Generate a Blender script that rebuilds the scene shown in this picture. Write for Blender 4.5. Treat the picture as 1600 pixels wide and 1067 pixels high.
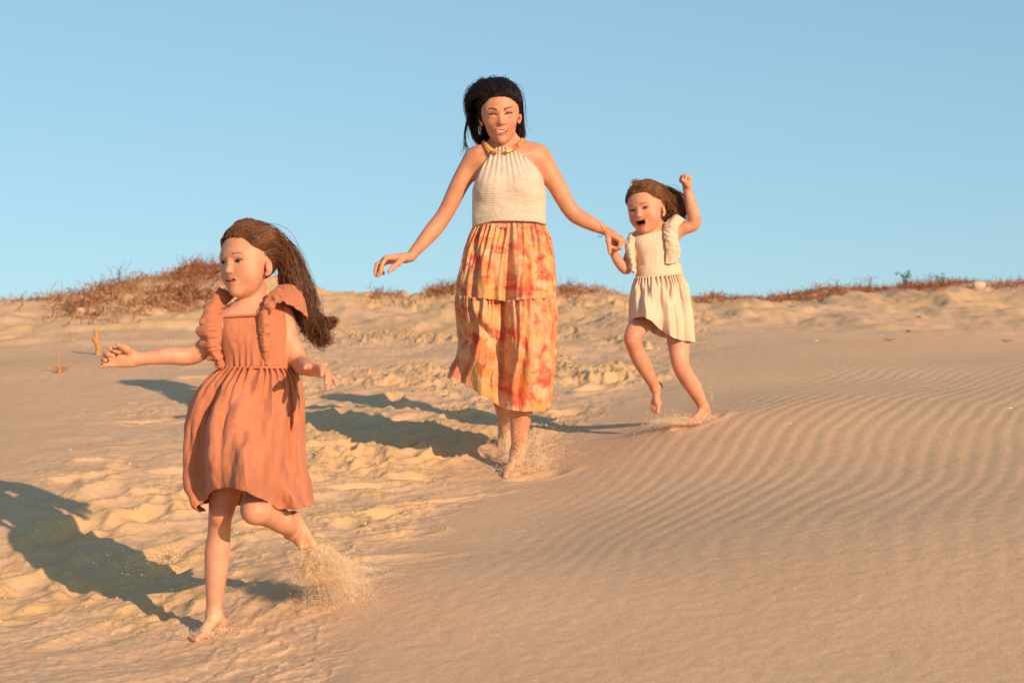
import bpy, math, random
import numpy as np
for o in list(bpy.data.objects): bpy.data.objects.remove(o)
C = bpy.context.scene.collection
R = math.radians
# ------------------------------------------------------------------ camera
FPX = 3111.0; PITCH = R(4.0); CAMZ = 1.1
cp, sp = math.cos(PITCH), math.sin(PITCH)
cam = bpy.data.cameras.new('camera'); camo = bpy.data.objects.new('camera', cam); C.objects.link(camo)
cam.sensor_width = 36; cam.sensor_fit = 'HORIZONTAL'; cam.lens = 36*FPX/1600
cam.clip_start = 0.1; cam.clip_end = 3000
camo.location = (0, 0, CAMZ); camo.rotation_euler = (math.pi/2+PITCH, 0, 0)
cam.dof.use_dof = True; cam.dof.focus_distance = 6.1; cam.dof.aperture_fstop = 6.3
bpy.context.scene.camera = camo
# ------------------------------------------------------------------ light
SV = np.array([-.70, cp+.44*sp, sp-.44*cp]); SV /= np.linalg.norm(SV)      # direction the light travels
from mathutils import Vector
sun = bpy.data.lights.new('sun', 'SUN'); so = bpy.data.objects.new('sun', sun); C.objects.link(so)
sun.energy = 3.95; sun.angle = R(0.5); sun.color = (1.0, .72, .47)
so.rotation_euler = Vector(SV.tolist()).to_track_quat('-Z', 'Y').to_euler(); so.location = (8, -8, 8)
w = bpy.data.worlds.new('World'); bpy.context.scene.world = w; w.use_nodes = True
nt = w.node_tree; bg = nt.nodes['Background']
sk = nt.nodes.new('ShaderNodeTexSky'); sk.sky_type = 'NISHITA'; sk.sun_disc = False
sk.sun_elevation = math.asin(-SV[2]); sk.sun_rotation = math.atan2(-SV[0], -SV[1])
sk.air_density = 1.0; sk.dust_density = 0.6; sk.ozone_density = 1.0
mul = nt.nodes.new('ShaderNodeMix'); mul.data_type = 'RGBA'; mul.blend_type = 'MULTIPLY'
mul.inputs[0].default_value = 1.0; mul.inputs[7].default_value = (.87, 1.20, 1.38, 1)
gm = nt.nodes.new('ShaderNodeGamma'); gm.inputs[1].default_value = .58
nt.links.new(sk.outputs[0], gm.inputs[0]); nt.links.new(gm.outputs[0], mul.inputs[6]); nt.links.new(mul.outputs[2], bg.inputs[0])
bg.inputs[1].default_value = 0.15
vs = bpy.context.scene.view_settings
vs.view_transform = 'Standard'; vs.look = 'None'; vs.exposure = 0.46; vs.gamma = 1.0
# ------------------------------------------------------------------ helpers
def at(px, py, d):
    x = (px-800)/FPX*d; y = (533.5-py)/FPX*d
    return np.array([x, d*cp-y*sp, CAMZ+d*sp+y*cp])
def sstep(a, b, x):
    t = np.clip((x-a)/(b-a), 0, 1); return t*t*(3-2*t)
def _hash(ix, iy, iz, seed):
    h = (ix.astype(np.int64)*374761393+iy.astype(np.int64)*668265263+iz.astype(np.int64)*2147483647+seed*1274126177) & 0xFFFFFFFF
    h = ((h ^ (h >> 13))*1274126177) & 0xFFFFFFFF
    h = ((h ^ (h >> 15))*2246822519) & 0xFFFFFFFF
    return ((h ^ (h >> 16)) & 0xFFFF)/32767.5-1
def vnoise(x, y, z=None, seed=0):
    x = np.asarray(x, float); y = np.asarray(y, float)
    ix = np.floor(x); iy = np.floor(y); fx = x-ix; fy = y-iy
    fx = fx*fx*fx*(fx*(fx*6-15)+10); fy = fy*fy*fy*(fy*(fy*6-15)+10)
    if z is None:
        q = np.zeros_like(ix)
        a = _hash(ix, iy, q, seed); b = _hash(ix+1, iy, q, seed); c = _hash(ix, iy+1, q, seed); d = _hash(ix+1, iy+1, q, seed)
        return (a*(1-fx)+b*fx)*(1-fy)+(c*(1-fx)+d*fx)*fy
    z = np.asarray(z, float); iz = np.floor(z); fz = z-iz; fz = fz*fz*(3-2*fz)
    r = 0
    for k, wz in ((0, 1-fz), (1, fz)):
        a = _hash(ix, iy, iz+k, seed); b = _hash(ix+1, iy, iz+k, seed); c = _hash(ix, iy+1, iz+k, seed); d = _hash(ix+1, iy+1, iz+k, seed)
        r = r+wz*((a*(1-fx)+b*fx)*(1-fy)+(c*(1-fx)+d*fx)*fy)
    return r
def fbm(x, y, z=None, oct=4, seed=0, gain=.5):
    r = 0; a = 1; f = 1
    for i in range(oct):
        r = r+a*vnoise(x*f+i*17.3, y*f+i*5.7, None if z is None else z*f, seed+i); a *= gain; f *= 2.03
    return r
def make_mesh(name, V, F, mat=None, base=(0, 0, 0), parent=None, smooth=True, uv=None, col=None):
    V = np.asarray(V, float)-np.asarray(base, float)
    me = bpy.data.meshes.new(name)
    F = np.asarray(F)
    k = F.shape[1]
    me.vertices.add(len(V)); me.vertices.foreach_set('co', V.astype(np.float32).ravel())
    me.loops.add(F.size); me.loops.foreach_set('vertex_index', F.astype(np.int32).ravel())
    me.polygons.add(len(F)); me.polygons.foreach_set('loop_start', np.arange(0, F.size, k, dtype=np.int32))
    try: me.polygons.foreach_set('loop_total', np.full(len(F), k, dtype=np.int32))
    except Exception: pass
    me.polygons.foreach_set('use_smooth', np.full(len(F), smooth, dtype=bool))
    if uv is not None:
        l = me.uv_layers.new(name='UVMap'); l.data.foreach_set('uv', np.asarray(uv, np.float32)[F.ravel()].ravel())
    if col is not None:
        a = me.color_attributes.new(name='Col', type='FLOAT_COLOR', domain='POINT')
        cc = np.ones((len(V), 4), np.float32); cc[:, :col.shape[1]] = col; a.data.foreach_set('color', cc.ravel())
    me.update(calc_edges=True); me.validate()
    if mat: me.materials.append(mat)
    o = bpy.data.objects.new(name, me); C.objects.link(o)
    if parent is not None: o.parent = parent
    return o
def tag(o, label=None, cat=None, group=None, kind=None):
    for k, v in (('label', label), ('category', cat), ('group', group), ('kind', kind)):
        if v: o[k] = v
    return o
def empty(name, loc):
    o = bpy.data.objects.new(name, None); o.location = loc; o.empty_display_size = .1; C.objects.link(o); return o
def catmull(P, n):
    P = np.asarray(P, float); m = len(P)
    s = np.linspace(0, m-1, n); i = np.minimum(s.astype(int), m-2); t = (s-i)[:, None]
    p0 = P[np.maximum(i-1, 0)]; p1 = P[i]; p2 = P[i+1]; p3 = P[np.minimum(i+2, m-1)]
    return .5*((2*p1)+(-p0+p2)*t+(2*p0-5*p1+4*p2-p3)*t*t+(-p0+3*p1-3*p2+p3)*t**3)
def tubes(paths, r0, r1, sides=3):
    """paths (n,k,3) -> tapered tubes; r0, r1 arrays (n,)"""
    P = np.asarray(paths, float); n, k, _ = P.shape
    T = np.gradient(P, axis=1); T /= np.linalg.norm(T, axis=2, keepdims=True)+1e-9
    ref = np.array([.31, .2, .93]); A = np.cross(T, ref); A /= np.linalg.norm(A, axis=2, keepdims=True)+1e-9; B = np.cross(T, A)
    t = np.linspace(0, 1, k)[None, :]
    rad = np.asarray(r0)[:, None]*(1-t)+np.asarray(r1)[:, None]*t
    rad[:, -1] *= .3
    V = []
    for s in range(sides):
        a = 2*math.pi*s/sides; V.append(P+rad[:, :, None]*(A*math.cos(a)+B*math.sin(a)))
    V = np.stack(V, 2).reshape(-1, 3)
    idx = np.arange(n*k*sides).reshape(n, k, sides)
    F = []
    for s in range(sides):
        s2 = (s+1) % sides
        F.append(np.stack([idx[:, :-1, s], idx[:, :-1, s2], idx[:, 1:, s2], idx[:, 1:, s]], -1).reshape(-1, 4))
    return V, np.concatenate(F)
def gridfaces(nr, nc, wrap=False):
    i = np.arange(nr*nc).reshape(nr, nc)
    if wrap: a = i; b = np.roll(i, -1, 1)
    else: a = i[:, :-1]; b = i[:, 1:]
    return np.stack([a[:-1], b[:-1], b[1:], a[1:]], -1).reshape(-1, 4)
def grid_normals(G):
    du = np.gradient(G, axis=1); dv = np.gradient(G, axis=0); n = np.cross(du, dv)
    return n/(np.linalg.norm(n, axis=2, keepdims=True)+1e-12)
# ------------------------------------------------------------------ node materials
def newmat(name):
    m = bpy.data.materials.new(name); m.use_nodes = True
    return m, m.node_tree, m.node_tree.nodes['Principled BSDF']
def N(nt, t, **k):
    n = nt.nodes.new(t)
    for a, b in k.items(): setattr(n, a, b)
    return n
def noise(nt, scale, detail=4, vec=None, rough=.55, dist=0):
    n = N(nt, 'ShaderNodeTexNoise'); n.inputs['Scale'].default_value = scale; n.inputs['Detail'].default_value = detail
    n.inputs['Roughness'].default_value = rough; n.inputs['Distortion'].default_value = dist
    if vec is not None: nt.links.new(vec, n.inputs['Vector'])
    return n
def ramp(nt, src, stops, interp='LINEAR'):
    r = N(nt, 'ShaderNodeValToRGB'); r.color_ramp.interpolation = interp
    e = r.color_ramp.elements
    while len(e) < len(stops): e.new(.5)
    for el, (p, c) in zip(e, stops): el.position = p; el.color = (*c, 1) if len(c) == 3 else c
    nt.links.new(src, r.inputs[0]); return r
def mix(nt, a, b, fac, mode='MIX'):
    m = N(nt, 'ShaderNodeMix', data_type='RGBA', blend_type=mode)
    for s, v in ((6, a), (7, b), (0, fac)):
        if isinstance(v, (int, float)): m.inputs[s].default_value = v
        elif isinstance(v, tuple): m.inputs[s].default_value = (*v, 1)
        else: nt.links.new(v, m.inputs[s])
    return m.outputs[2]
def bump(nt, bs, h, strength, dist, prev=None):
    b = N(nt, 'ShaderNodeBump'); b.inputs['Strength'].default_value = strength; b.inputs['Distance'].default_value = dist
    nt.links.new(h, b.inputs['Height'])
    if prev is not None: nt.links.new(prev, b.inputs['Normal'])
    nt.links.new(b.outputs[0], bs.inputs['Normal']); return b.outputs[0]
def vmap(nt, src, scale):
    m = N(nt, 'ShaderNodeMapping'); m.inputs['Scale'].default_value = scale; nt.links.new(src, m.inputs[0]); return m.outputs[0]
# sand
def sand_mat(name, ground=True):
    m, t, b = newmat(name)
    tc = N(t, 'ShaderNodeTexCoord'); obj = tc.outputs['Object']
    g = noise(t, 330, 2, obj, .7); g2 = noise(t, 90, 4, obj, .7); big = noise(t, 1.3, 4, obj)
    base = ramp(t, big.outputs[0], [(.3, (.635, .396, .234)), (.7, (.68, .430, .260))]).outputs[0]
    if ground:
        at_ = N(t, 'ShaderNodeAttribute', attribute_name='Col')
        sep = N(t, 'ShaderNodeSeparateColor'); t.links.new(at_.outputs[0], sep.inputs[0])
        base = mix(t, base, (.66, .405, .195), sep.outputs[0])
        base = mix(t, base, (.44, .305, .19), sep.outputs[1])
    sp_ = ramp(t, g.outputs[0], [(.30, (.50, .46, .42)), (.46, (1, 1, 1)), (.56, (1, 1, 1)), (.70, (1.45, 1.4, 1.35))]).outputs[0]
    base = mix(t, base, sp_, .55, 'MULTIPLY')
    sp2 = ramp(t, g2.outputs[0], [(.3, (.82, .80, .78)), (.6, (1.05, 1.05, 1.05))]).outputs[0]
    base = mix(t, base, sp2, .5, 'MULTIPLY')
    t.links.new(base, b.inputs['Base Color']); b.inputs['Roughness'].default_value = .95
    b.inputs['Specular IOR Level'].default_value = .15
    p = bump(t, b, g2.outputs[0], .35, .006); bump(t, b, g.outputs[0], .5, .0022, p)
    return m
M_sand = sand_mat('sand'); M_clod = sand_mat('loose_sand', False)
def simple(name, col, rough=.8, nscale=None, var=.3, bumpd=0, spec=.3):
    m, t, b = newmat(name); b.inputs['Roughness'].default_value = rough; b.inputs['Specular IOR Level'].default_value = spec
    if nscale:
        tc = N(t, 'ShaderNodeTexCoord'); n = noise(t, nscale, 4, tc.outputs['Object'])
        lo = tuple(c*(1-var) for c in col); hi = tuple(min(1, c*(1+var)) for c in col)
        r = ramp(t, n.outputs[0], [(.3, lo), (.7, hi)]); t.links.new(r.outputs[0], b.inputs['Base Color'])
        if bumpd: bump(t, b, n.outputs[0], .6, bumpd)
    else: b.inputs['Base Color'].default_value = (*col, 1)
    return m
def skin_mat():
    m, t, b = newmat('skin')
    a = N(t, 'ShaderNodeAttribute', attribute_name='Col'); tc = N(t, 'ShaderNodeTexCoord')
    n = noise(t, 28, 4, tc.outputs['Object']); r = ramp(t, n.outputs[0], [(.3, (.90, .86, .83)), (.7, (1.06, 1.04, 1.03))])
    c = mix(t, a.outputs[0], r.outputs[0], 1.0, 'MULTIPLY'); t.links.new(c, b.inputs['Base Color'])
    b.inputs['Roughness'].default_value = .52; b.inputs['Specular IOR Level'].default_value = .35
    b.inputs['Subsurface Weight'].default_value = .18; b.inputs['Subsurface Radius'].default_value = (1, .35, .2); b.inputs['Subsurface Scale'].default_value = .012
    n2 = noise(t, 420, 3, tc.outputs['Object']); bump(t, b, n2.outputs[0], .25, .0012); r2 = ramp(t, n.outputs[0], [(.3, (.42, .42, .42)), (.7, (.62, .62, .62))]); t.links.new(r2.outputs[0], b.inputs['Roughness'])
    return m
M_skin = skin_mat()
def hair_mat(name, c0, c1):
    m, t, b = newmat(name)
    a = N(t, 'ShaderNodeAttribute', attribute_name='Col')
    sep = N(t, 'ShaderNodeSeparateColor'); t.links.new(a.outputs[0], sep.inputs[0])
    r = ramp(t, sep.outputs[0], [(0, c0), (1, c1)]); t.links.new(r.outputs[0], b.inputs['Base Color'])
    b.inputs['Roughness'].default_value = .42; b.inputs['Specular IOR Level'].default_value = .25
    return m
M_hair1 = hair_mat('brown_hair', (.045, .018, .009), (.26, .105, .045))
M_hair2 = hair_mat('black_hair', (.006, .004, .004), (.028, .015, .011))
M_hair3 = hair_mat('light_brown_hair', (.075, .03, .013), (.32, .13, .05))
def cloth_mat(name, col, fibre=900, uvs=(1, 1, 1), weave=0, var=.12, rough=.88, bd=.0012, crinkle=0, transl=.12):
    m, t, b = newmat(name)
    tc = N(t, 'ShaderNodeTexCoord'); o = tc.outputs['Object']
    n = noise(t, 260, 3, o, .7); n3 = noise(t, 9, 4, o)
    lo = tuple(c*(1-var) for c in col); hi = tuple(min(1, c*(1+var)) for c in col)
    c = ramp(t, n3.outputs[0], [(.3, lo), (.7, hi)]).outputs[0]
    g = ramp(t, n.outputs[0], [(.3, (.84, .82, .80)), (.7, (1.08, 1.08, 1.08))]).outputs[0]
    c = mix(t, c, g, .8, 'MULTIPLY')
    p = bump(t, b, n.outputs[0], .35, bd)
    if weave:
        v = N(t, 'ShaderNodeTexVoronoi'); v.inputs['Scale'].default_value = weave; v.inputs['Randomness'].default_value = .25
        t.links.new(o, v.inputs['Vector'])
        d = ramp(t, v.outputs['Distance'], [(.15, (1.06, 1.05, 1.04)), (.6, (.84, .80, .78))]).outputs[0]
        c = mix(t, c, d, .8, 'MULTIPLY'); p = bump(t, b, v.outputs['Distance'], .35, .0016, p)
    if crinkle:
        vm = vmap(t, o, (1.0, 1.0, .12)); n4 = noise(t, crinkle, 3, vm, .6)
        p = bump(t, b, n4.outputs[0], .55, .004, p)
        d = ramp(t, n4.outputs[0], [(.3, (.9, .88, .86)), (.6, (1.03, 1.03, 1.03))]).outputs[0]
        c = mix(t, c, d, .6, 'MULTIPLY')
    t.links.new(c, b.inputs['Base Color']); b.inputs['Roughness'].default_value = rough
    b.inputs['Specular IOR Level'].default_value = .12
    b.inputs['Sheen Weight'].default_value = .15
    if transl:
        tr = N(t, 'ShaderNodeBsdfTranslucent'); t.links.new(c, tr.inputs[0])
        ms = N(t, 'ShaderNodeMixShader'); ms.inputs[0].default_value = transl
        out = t.nodes['Material Output']; t.links.new(b.outputs[0], ms.inputs[1]); t.links.new(tr.outputs[0], ms.inputs[2]); t.links.new(ms.outputs[0], out.inputs[0])
    return m
M_terra = cloth_mat('terracotta_cotton', (.62, .225, .120), weave=210)
M_cream = cloth_mat('cream_gauze', (.78, .58, .41), crinkle=90, var=.05)
def knit_mat():
    m, t, b = newmat('cream_knit')
    tc = N(t, 'ShaderNodeTexCoord'); o = tc.outputs['Object']
    vm = vmap(t, o, (120, 120, 190)); v = N(t, 'ShaderNodeTexVoronoi'); v.inputs['Scale'].default_value = 1.6; v.inputs['Randomness'].default_value = .3; t.links.new(vm, v.inputs['Vector'])
    wv = N(t, 'ShaderNodeTexWave', wave_type='BANDS', bands_direction='Z'); wv.inputs['Scale'].default_value = 38; wv.inputs['Distortion'].default_value = 1.2; wv.inputs['Detail'].default_value = 2
    t.links.new(o, wv.inputs['Vector'])
    c = ramp(t, v.outputs['Distance'], [(.1, (.73, .60, .50)), (.75, (.56, .43, .33))]).outputs[0]
    c2 = ramp(t, wv.outputs[0], [(.05, (.88, .85, .80)), (.45, (1, 1, 1))]).outputs[0]
    c = mix(t, c, c2, .7, 'MULTIPLY'); t.links.new(c, b.inputs['Base Color'])
    b.inputs['Roughness'].default_value = .9; b.inputs['Specular IOR Level'].default_value = .1
    p = bump(t, b, v.outputs['Distance'], .4, .003); bump(t, b, wv.outputs[0], .35, .003, p)
    return m
M_knit = knit_mat()
def print_mat(name='printed_chiffon'):
    m, t, b = newmat(name)
    uv = N(t, 'ShaderNodeTexCoord').outputs['UV']
    wn = noise(t, 9, 4, vmap(t, uv, (1.4, .5, 1)), .6); wa = N(t, 'ShaderNodeVectorMath', operation='MULTIPLY_ADD'); t.links.new(wn.outputs[1], wa.inputs[0]); wa.inputs[1].default_value = (.16, .22, 0); t.links.new(uv, wa.inputs[2]); uw = wa.outputs[0]
    n1 = noise(t, 5, 4, vmap(t, uw, (1.5, .75, 1)), .55); n2 = noise(t, 10, 4, vmap(t, uw, (1.4, .5, 2)), .6); n3 = noise(t, 10, 4, vmap(t, uw, (1.5, .55, 3)), .58); n4 = noise(t, 22, 3, vmap(t, uw, (2.0, .16, 1)), .5); n5 = noise(t, 8, 4, vmap(t, uw, (1.4, .7, 4)), .6)
    c = ramp(t, n1.outputs[0], [(.28, (.72, .17, .07)), (.42, (.80, .29, .11)), (.52, (.82, .43, .23)), (.60, (.82, .40, .11)), (.72, (.74, .19, .10))]).outputs[0]
    k = ramp(t, n2.outputs[0], [(.50, (0, 0, 0)), (.70, (.75, .75, .75))]).outputs[0]; c = mix(t, c, (.84, .62, .46), k)
    k = ramp(t, n5.outputs[0], [(.55, (0, 0, 0)), (.66, (.8, .8, .8))]).outputs[0]; c = mix(t, c, (.76, .42, .09), k)
    k = ramp(t, n3.outputs[0], [(.50, (0, 0, 0)), (.64, (.95, .95, .95))]).outputs[0]; c = mix(t, c, (.70, .11, .065), k)
    k = ramp(t, n4.outputs[0], [(.56, (0, 0, 0)), (.72, (.6, .6, .6))]).outputs[0]; c = mix(t, c, (.42, .30, .21), k)
    t.links.new(c, b.inputs['Base Color']); b.inputs['Roughness'].default_value = .75; b.inputs['Specular IOR Level'].default_value = .15
    o = N(t, 'ShaderNodeTexCoord').outputs['Object']
    n = noise(t, 300, 2, o); p = bump(t, b, n.outputs[0], .2, .001)
    n6 = noise(t, 60, 3, vmap(t, uv, (2, .12, 1))); bump(t, b, n6.outputs[0], .5, .006, p)
    tr = N(t, 'ShaderNodeBsdfTranslucent'); t.links.new(c, tr.inputs[0])
    ms = N(t, 'ShaderNodeMixShader'); ms.inputs[0].default_value = .22
    t.links.new(b.outputs[0], ms.inputs[1]); t.links.new(tr.outputs[0], ms.inputs[2]); t.links.new(ms.outputs[0], t.nodes['Material Output'].inputs[0])
    return m
M_print = print_mat()
def spray_mat():
    m, t, b = newmat('airborne_sand'); tc = N(t, 'ShaderNodeTexCoord'); n = noise(t, 300, 2, tc.outputs['Object'])
    c = ramp(t, n.outputs[0], [(.3, (.93, .76, .54)), (.7, (.97, .86, .68))]).outputs[0]
    t.links.new(c, b.inputs['Base Color']); b.inputs['Roughness'].default_value = .9
    tr = N(t, 'ShaderNodeBsdfTranslucent'); t.links.new(c, tr.inputs[0]); ms = N(t, 'ShaderNodeMixShader'); ms.inputs[0].default_value = .5
    t.links.new(b.outputs[0], ms.inputs[1]); t.links.new(tr.outputs[0], ms.inputs[2]); t.links.new(ms.outputs[0], t.nodes['Material Output'].inputs[0])
    return m
M_spray = spray_mat()
def strap_mat():
    m, t, b = newmat('printed_strap'); tc = N(t, 'ShaderNodeTexCoord'); n = noise(t, 22, 3, tc.outputs['Object'])
    r = ramp(t, n.outputs[0], [(.35, (.55, .04, .03)), (.48, (.80, .25, .06)), (.62, (.85, .48, .10))]); t.links.new(r.outputs[0], b.inputs['Base Color']); b.inputs['Roughness'].default_value = .8; return m
M_strap = strap_mat()
#@@TERRAIN
# ------------------------------------------------------------------ terrain
CP = [(320, 992, 5.0), (490, 915, 5.28), (200, 915, 5.55), (30, 770, 6.5), (0, 1067, 4.5), (420, 1067, 4.45), (800, 1067, 4.3), (1200, 1067, 4.15), (1600, 1067, 4.0),
      (808, 737, 7.5), (1098, 659, 7.6), (930, 684, 7.85), (690, 692, 7.9), (800, 860, 5.75), (1100, 850, 5.45), (1600, 830, 5.2),
      (235, 602, 10.0), (430, 650, 8.9), (560, 600, 10.0), (20, 620, 9.6), (1300, 720, 6.8), (1600, 660, 7.3), (1350, 600, 9.3), (1600, 560, 10.5), (1200, 545, 11.5),
      (1000, 560, 10.8), (700, 560, 11.2), (150, 545, 12.2), (350, 510, 14.0), (0, 500, 14.5), (600, 510, 14.0), (900, 505, 14.0), (1300, 500, 14.5), (1600, 490, 15), (460, 468, 16), (600, 479, 16), (760, 472, 16), (1000, 479, 16), (1250, 478, 16.3), (1480, 468, 16.8), (1600, 468, 16.8)]
RIDGE = [(-300, 480, 18), (-120, 476, 18), (0, 470, 18), (70, 462, 18), (130, 462, 17.5), (160, 448, 17), (230, 432, 17), (300, 418, 17), (350, 416, 17), (420, 430, 17.5), (500, 451, 18), (560, 456, 18), (600, 458, 18.5), (650, 457, 18), (700, 449, 18), (760, 443, 18),          (870, 449, 18), (930, 452, 18), (985, 459, 18), (1080, 464, 18.5), (1160, 463, 18.5), (1210, 466, 19), (1250, 458, 19), (1330, 450, 19), (1420, 450, 19.5), (1480, 441, 19.5), (1560, 441, 19.5), (1600, 443, 19.5), (1750, 446, 19.5), (1950, 440, 19.5)]
CRX = [-240, -200, -160, -120, -80, -40, 0, 40, 80, 120, 160, 200, 240, 280, 320, 360, 400, 440, 480, 520, 560, 600, 640, 680, 720, 760, 800, 840, 880, 920, 960, 1000, 1040, 1080, 1120, 1160, 1200, 1240, 1280, 1320, 1360, 1400, 1440, 1480, 1520, 1560, 1600, 1640, 1680, 1720, 1760, 1800, 1840]
CRZ = [-0.068, -0.056, -0.045, -0.044, -0.041, -0.038, -0.036, -0.015, -0.023, -0.057, -0.051, -0.031, -0.014, -0.032, -0.047, -0.042, -0.054, -0.088, -0.095, -0.082, -0.086, -0.094, -0.087, -0.067, -0.056, -0.054, -0.056, -0.052, -0.037, -0.021, 0.003, 0.02, 0.019, 0.01, 0.014, 0.016, 0.005, -0.001, -0.008, -0.015, -0.038, -0.068, -0.069, -0.052, -0.063, -0.074, -0.065, -0.044, -0.024, -0.009, -0.002, 0.0, -0.001]
pts = [at(*c) for c in CP+RIDGE]
for (x, y, d) in RIDGE[::2]:
    p = at(x, y, d)
    pts.append(np.array([p[0]*1.12, p[1]+3.0, p[2]-.16])); pts.append(np.array([p[0]*1.5, p[1]+10, p[2]-1.1])); pts.append(np.array([p[0]*3, p[1]+40, p[2]-3.2]))
for s in (-1, 1):
    for (yy, dz) in ((2, 0), (6, 0), (12, 0), (18, 0)):
        pts.append(np.array([s*(4.5+yy*.45), yy, .22*s*.9+(yy-2)*.125+.05]))
pts.append(np.array([0, .0, .0])); pts.append(np.array([-2.5, 0, -.2])); pts.append(np.array([2.5, 0, -.05])); pts.append(np.array([0, -4, -.5]))
pts = np.array(pts)
SC = 6.0
def _U(r2): return np.where(r2 > 1e-12, r2*np.log(r2+1e-12), 0)
n_ = len(pts); A = np.zeros((n_+3, n_+3)); X = pts[:, :2]/SC
r2 = ((X[:, None]-X[None])**2).sum(-1); A[:n_, :n_] = _U(r2)+np.eye(n_)*2e-4
A[:n_, n_] = 1; A[:n_, n_+1:] = X; A[n_, :n_] = 1; A[n_+1:, :n_] = X.T
sol = np.linalg.solve(A, np.concatenate([pts[:, 2], [0, 0, 0]]))
def tps(x, y):
    x = np.asarray(x, float)/SC; y = np.asarray(y, float)/SC
    z = sol[n_]+sol[n_+1]*x+sol[n_+2]*y
    for i in range(n_): z = z+sol[i]*_U((x-X[i, 0])**2+(y-X[i, 1])**2)
    return z
rng = np.random.default_rng(7)
def pxhit(px, py):
    ds = np.arange(3, 24, .02)
    P = np.array([at(px, py, 1.0)-np.array([0, 0, CAMZ])])*ds[:, None]+np.array([0, 0, CAMZ])
    z = tps(P[:, 0], P[:, 1]); k = np.nonzero(P[:, 2] < z)[0]
    i = k[0] if len(k) else len(ds)-1
    return P[i]
# foot-marks: (px, py, length, width, depth, heading)
PR = [(600, 800, .34, .07, .020, .9), (705, 782, .30, .06, .018, .95), (590, 878, .34, .09, .028, 1.0), (520, 905, .26, .10, .02, .9), (700, 710, .22, .10, .03, .2), (640, 640, .2, .1, .03, .4), (90, 835, .25, .1, .03, .2), (150, 820, .22, .12, .03, .3), (930, 605, .2, .12, .04, .6), (965, 590, .15, .08, .03, .4), (60, 960, .35, .1, .02, .3), (150, 1000, .3, .12, .015, .5), (840, 748, .2, .12, .02, 1.2), (270, 860, .3, .1, .02, 0.5), (1090, 662, .2, .1, .02, .8)]
prints = []
for (px, py, L, W, dp, h) in PR: p = pxhit(px, py); prints.append((p[0], p[1], L, W, dp, h))
for k in range(170):
    u = rng.random(); py = 560+rng.random()**1.2*420
    cx = np.interp(py, [480, 560, 640, 720, 800, 900, 980], [830, 760, 680, 520, 360, 200, 90]); px = cx+rng.normal()*np.interp(py, [480, 700, 980], [190, 210, 150])
    if px > np.interp(py, [560, 660, 760, 900], [1000, 900, 720, 560]): continue
    p = pxhit(px, py); prints.append((p[0], p[1], rng.uniform(.14, .3), rng.uniform(.06, .12), rng.uniform(.008, .03), rng.uniform(-.2, 1.4)))
def pxof(x, y, z):
    dy = y; dz = z-CAMZ; d = dy*cp+dz*sp; yy = -dy*sp+dz*cp
    return 800+FPX*x/np.maximum(d, .3), 533.5-FPX*yy/np.maximum(d, .3)
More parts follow.
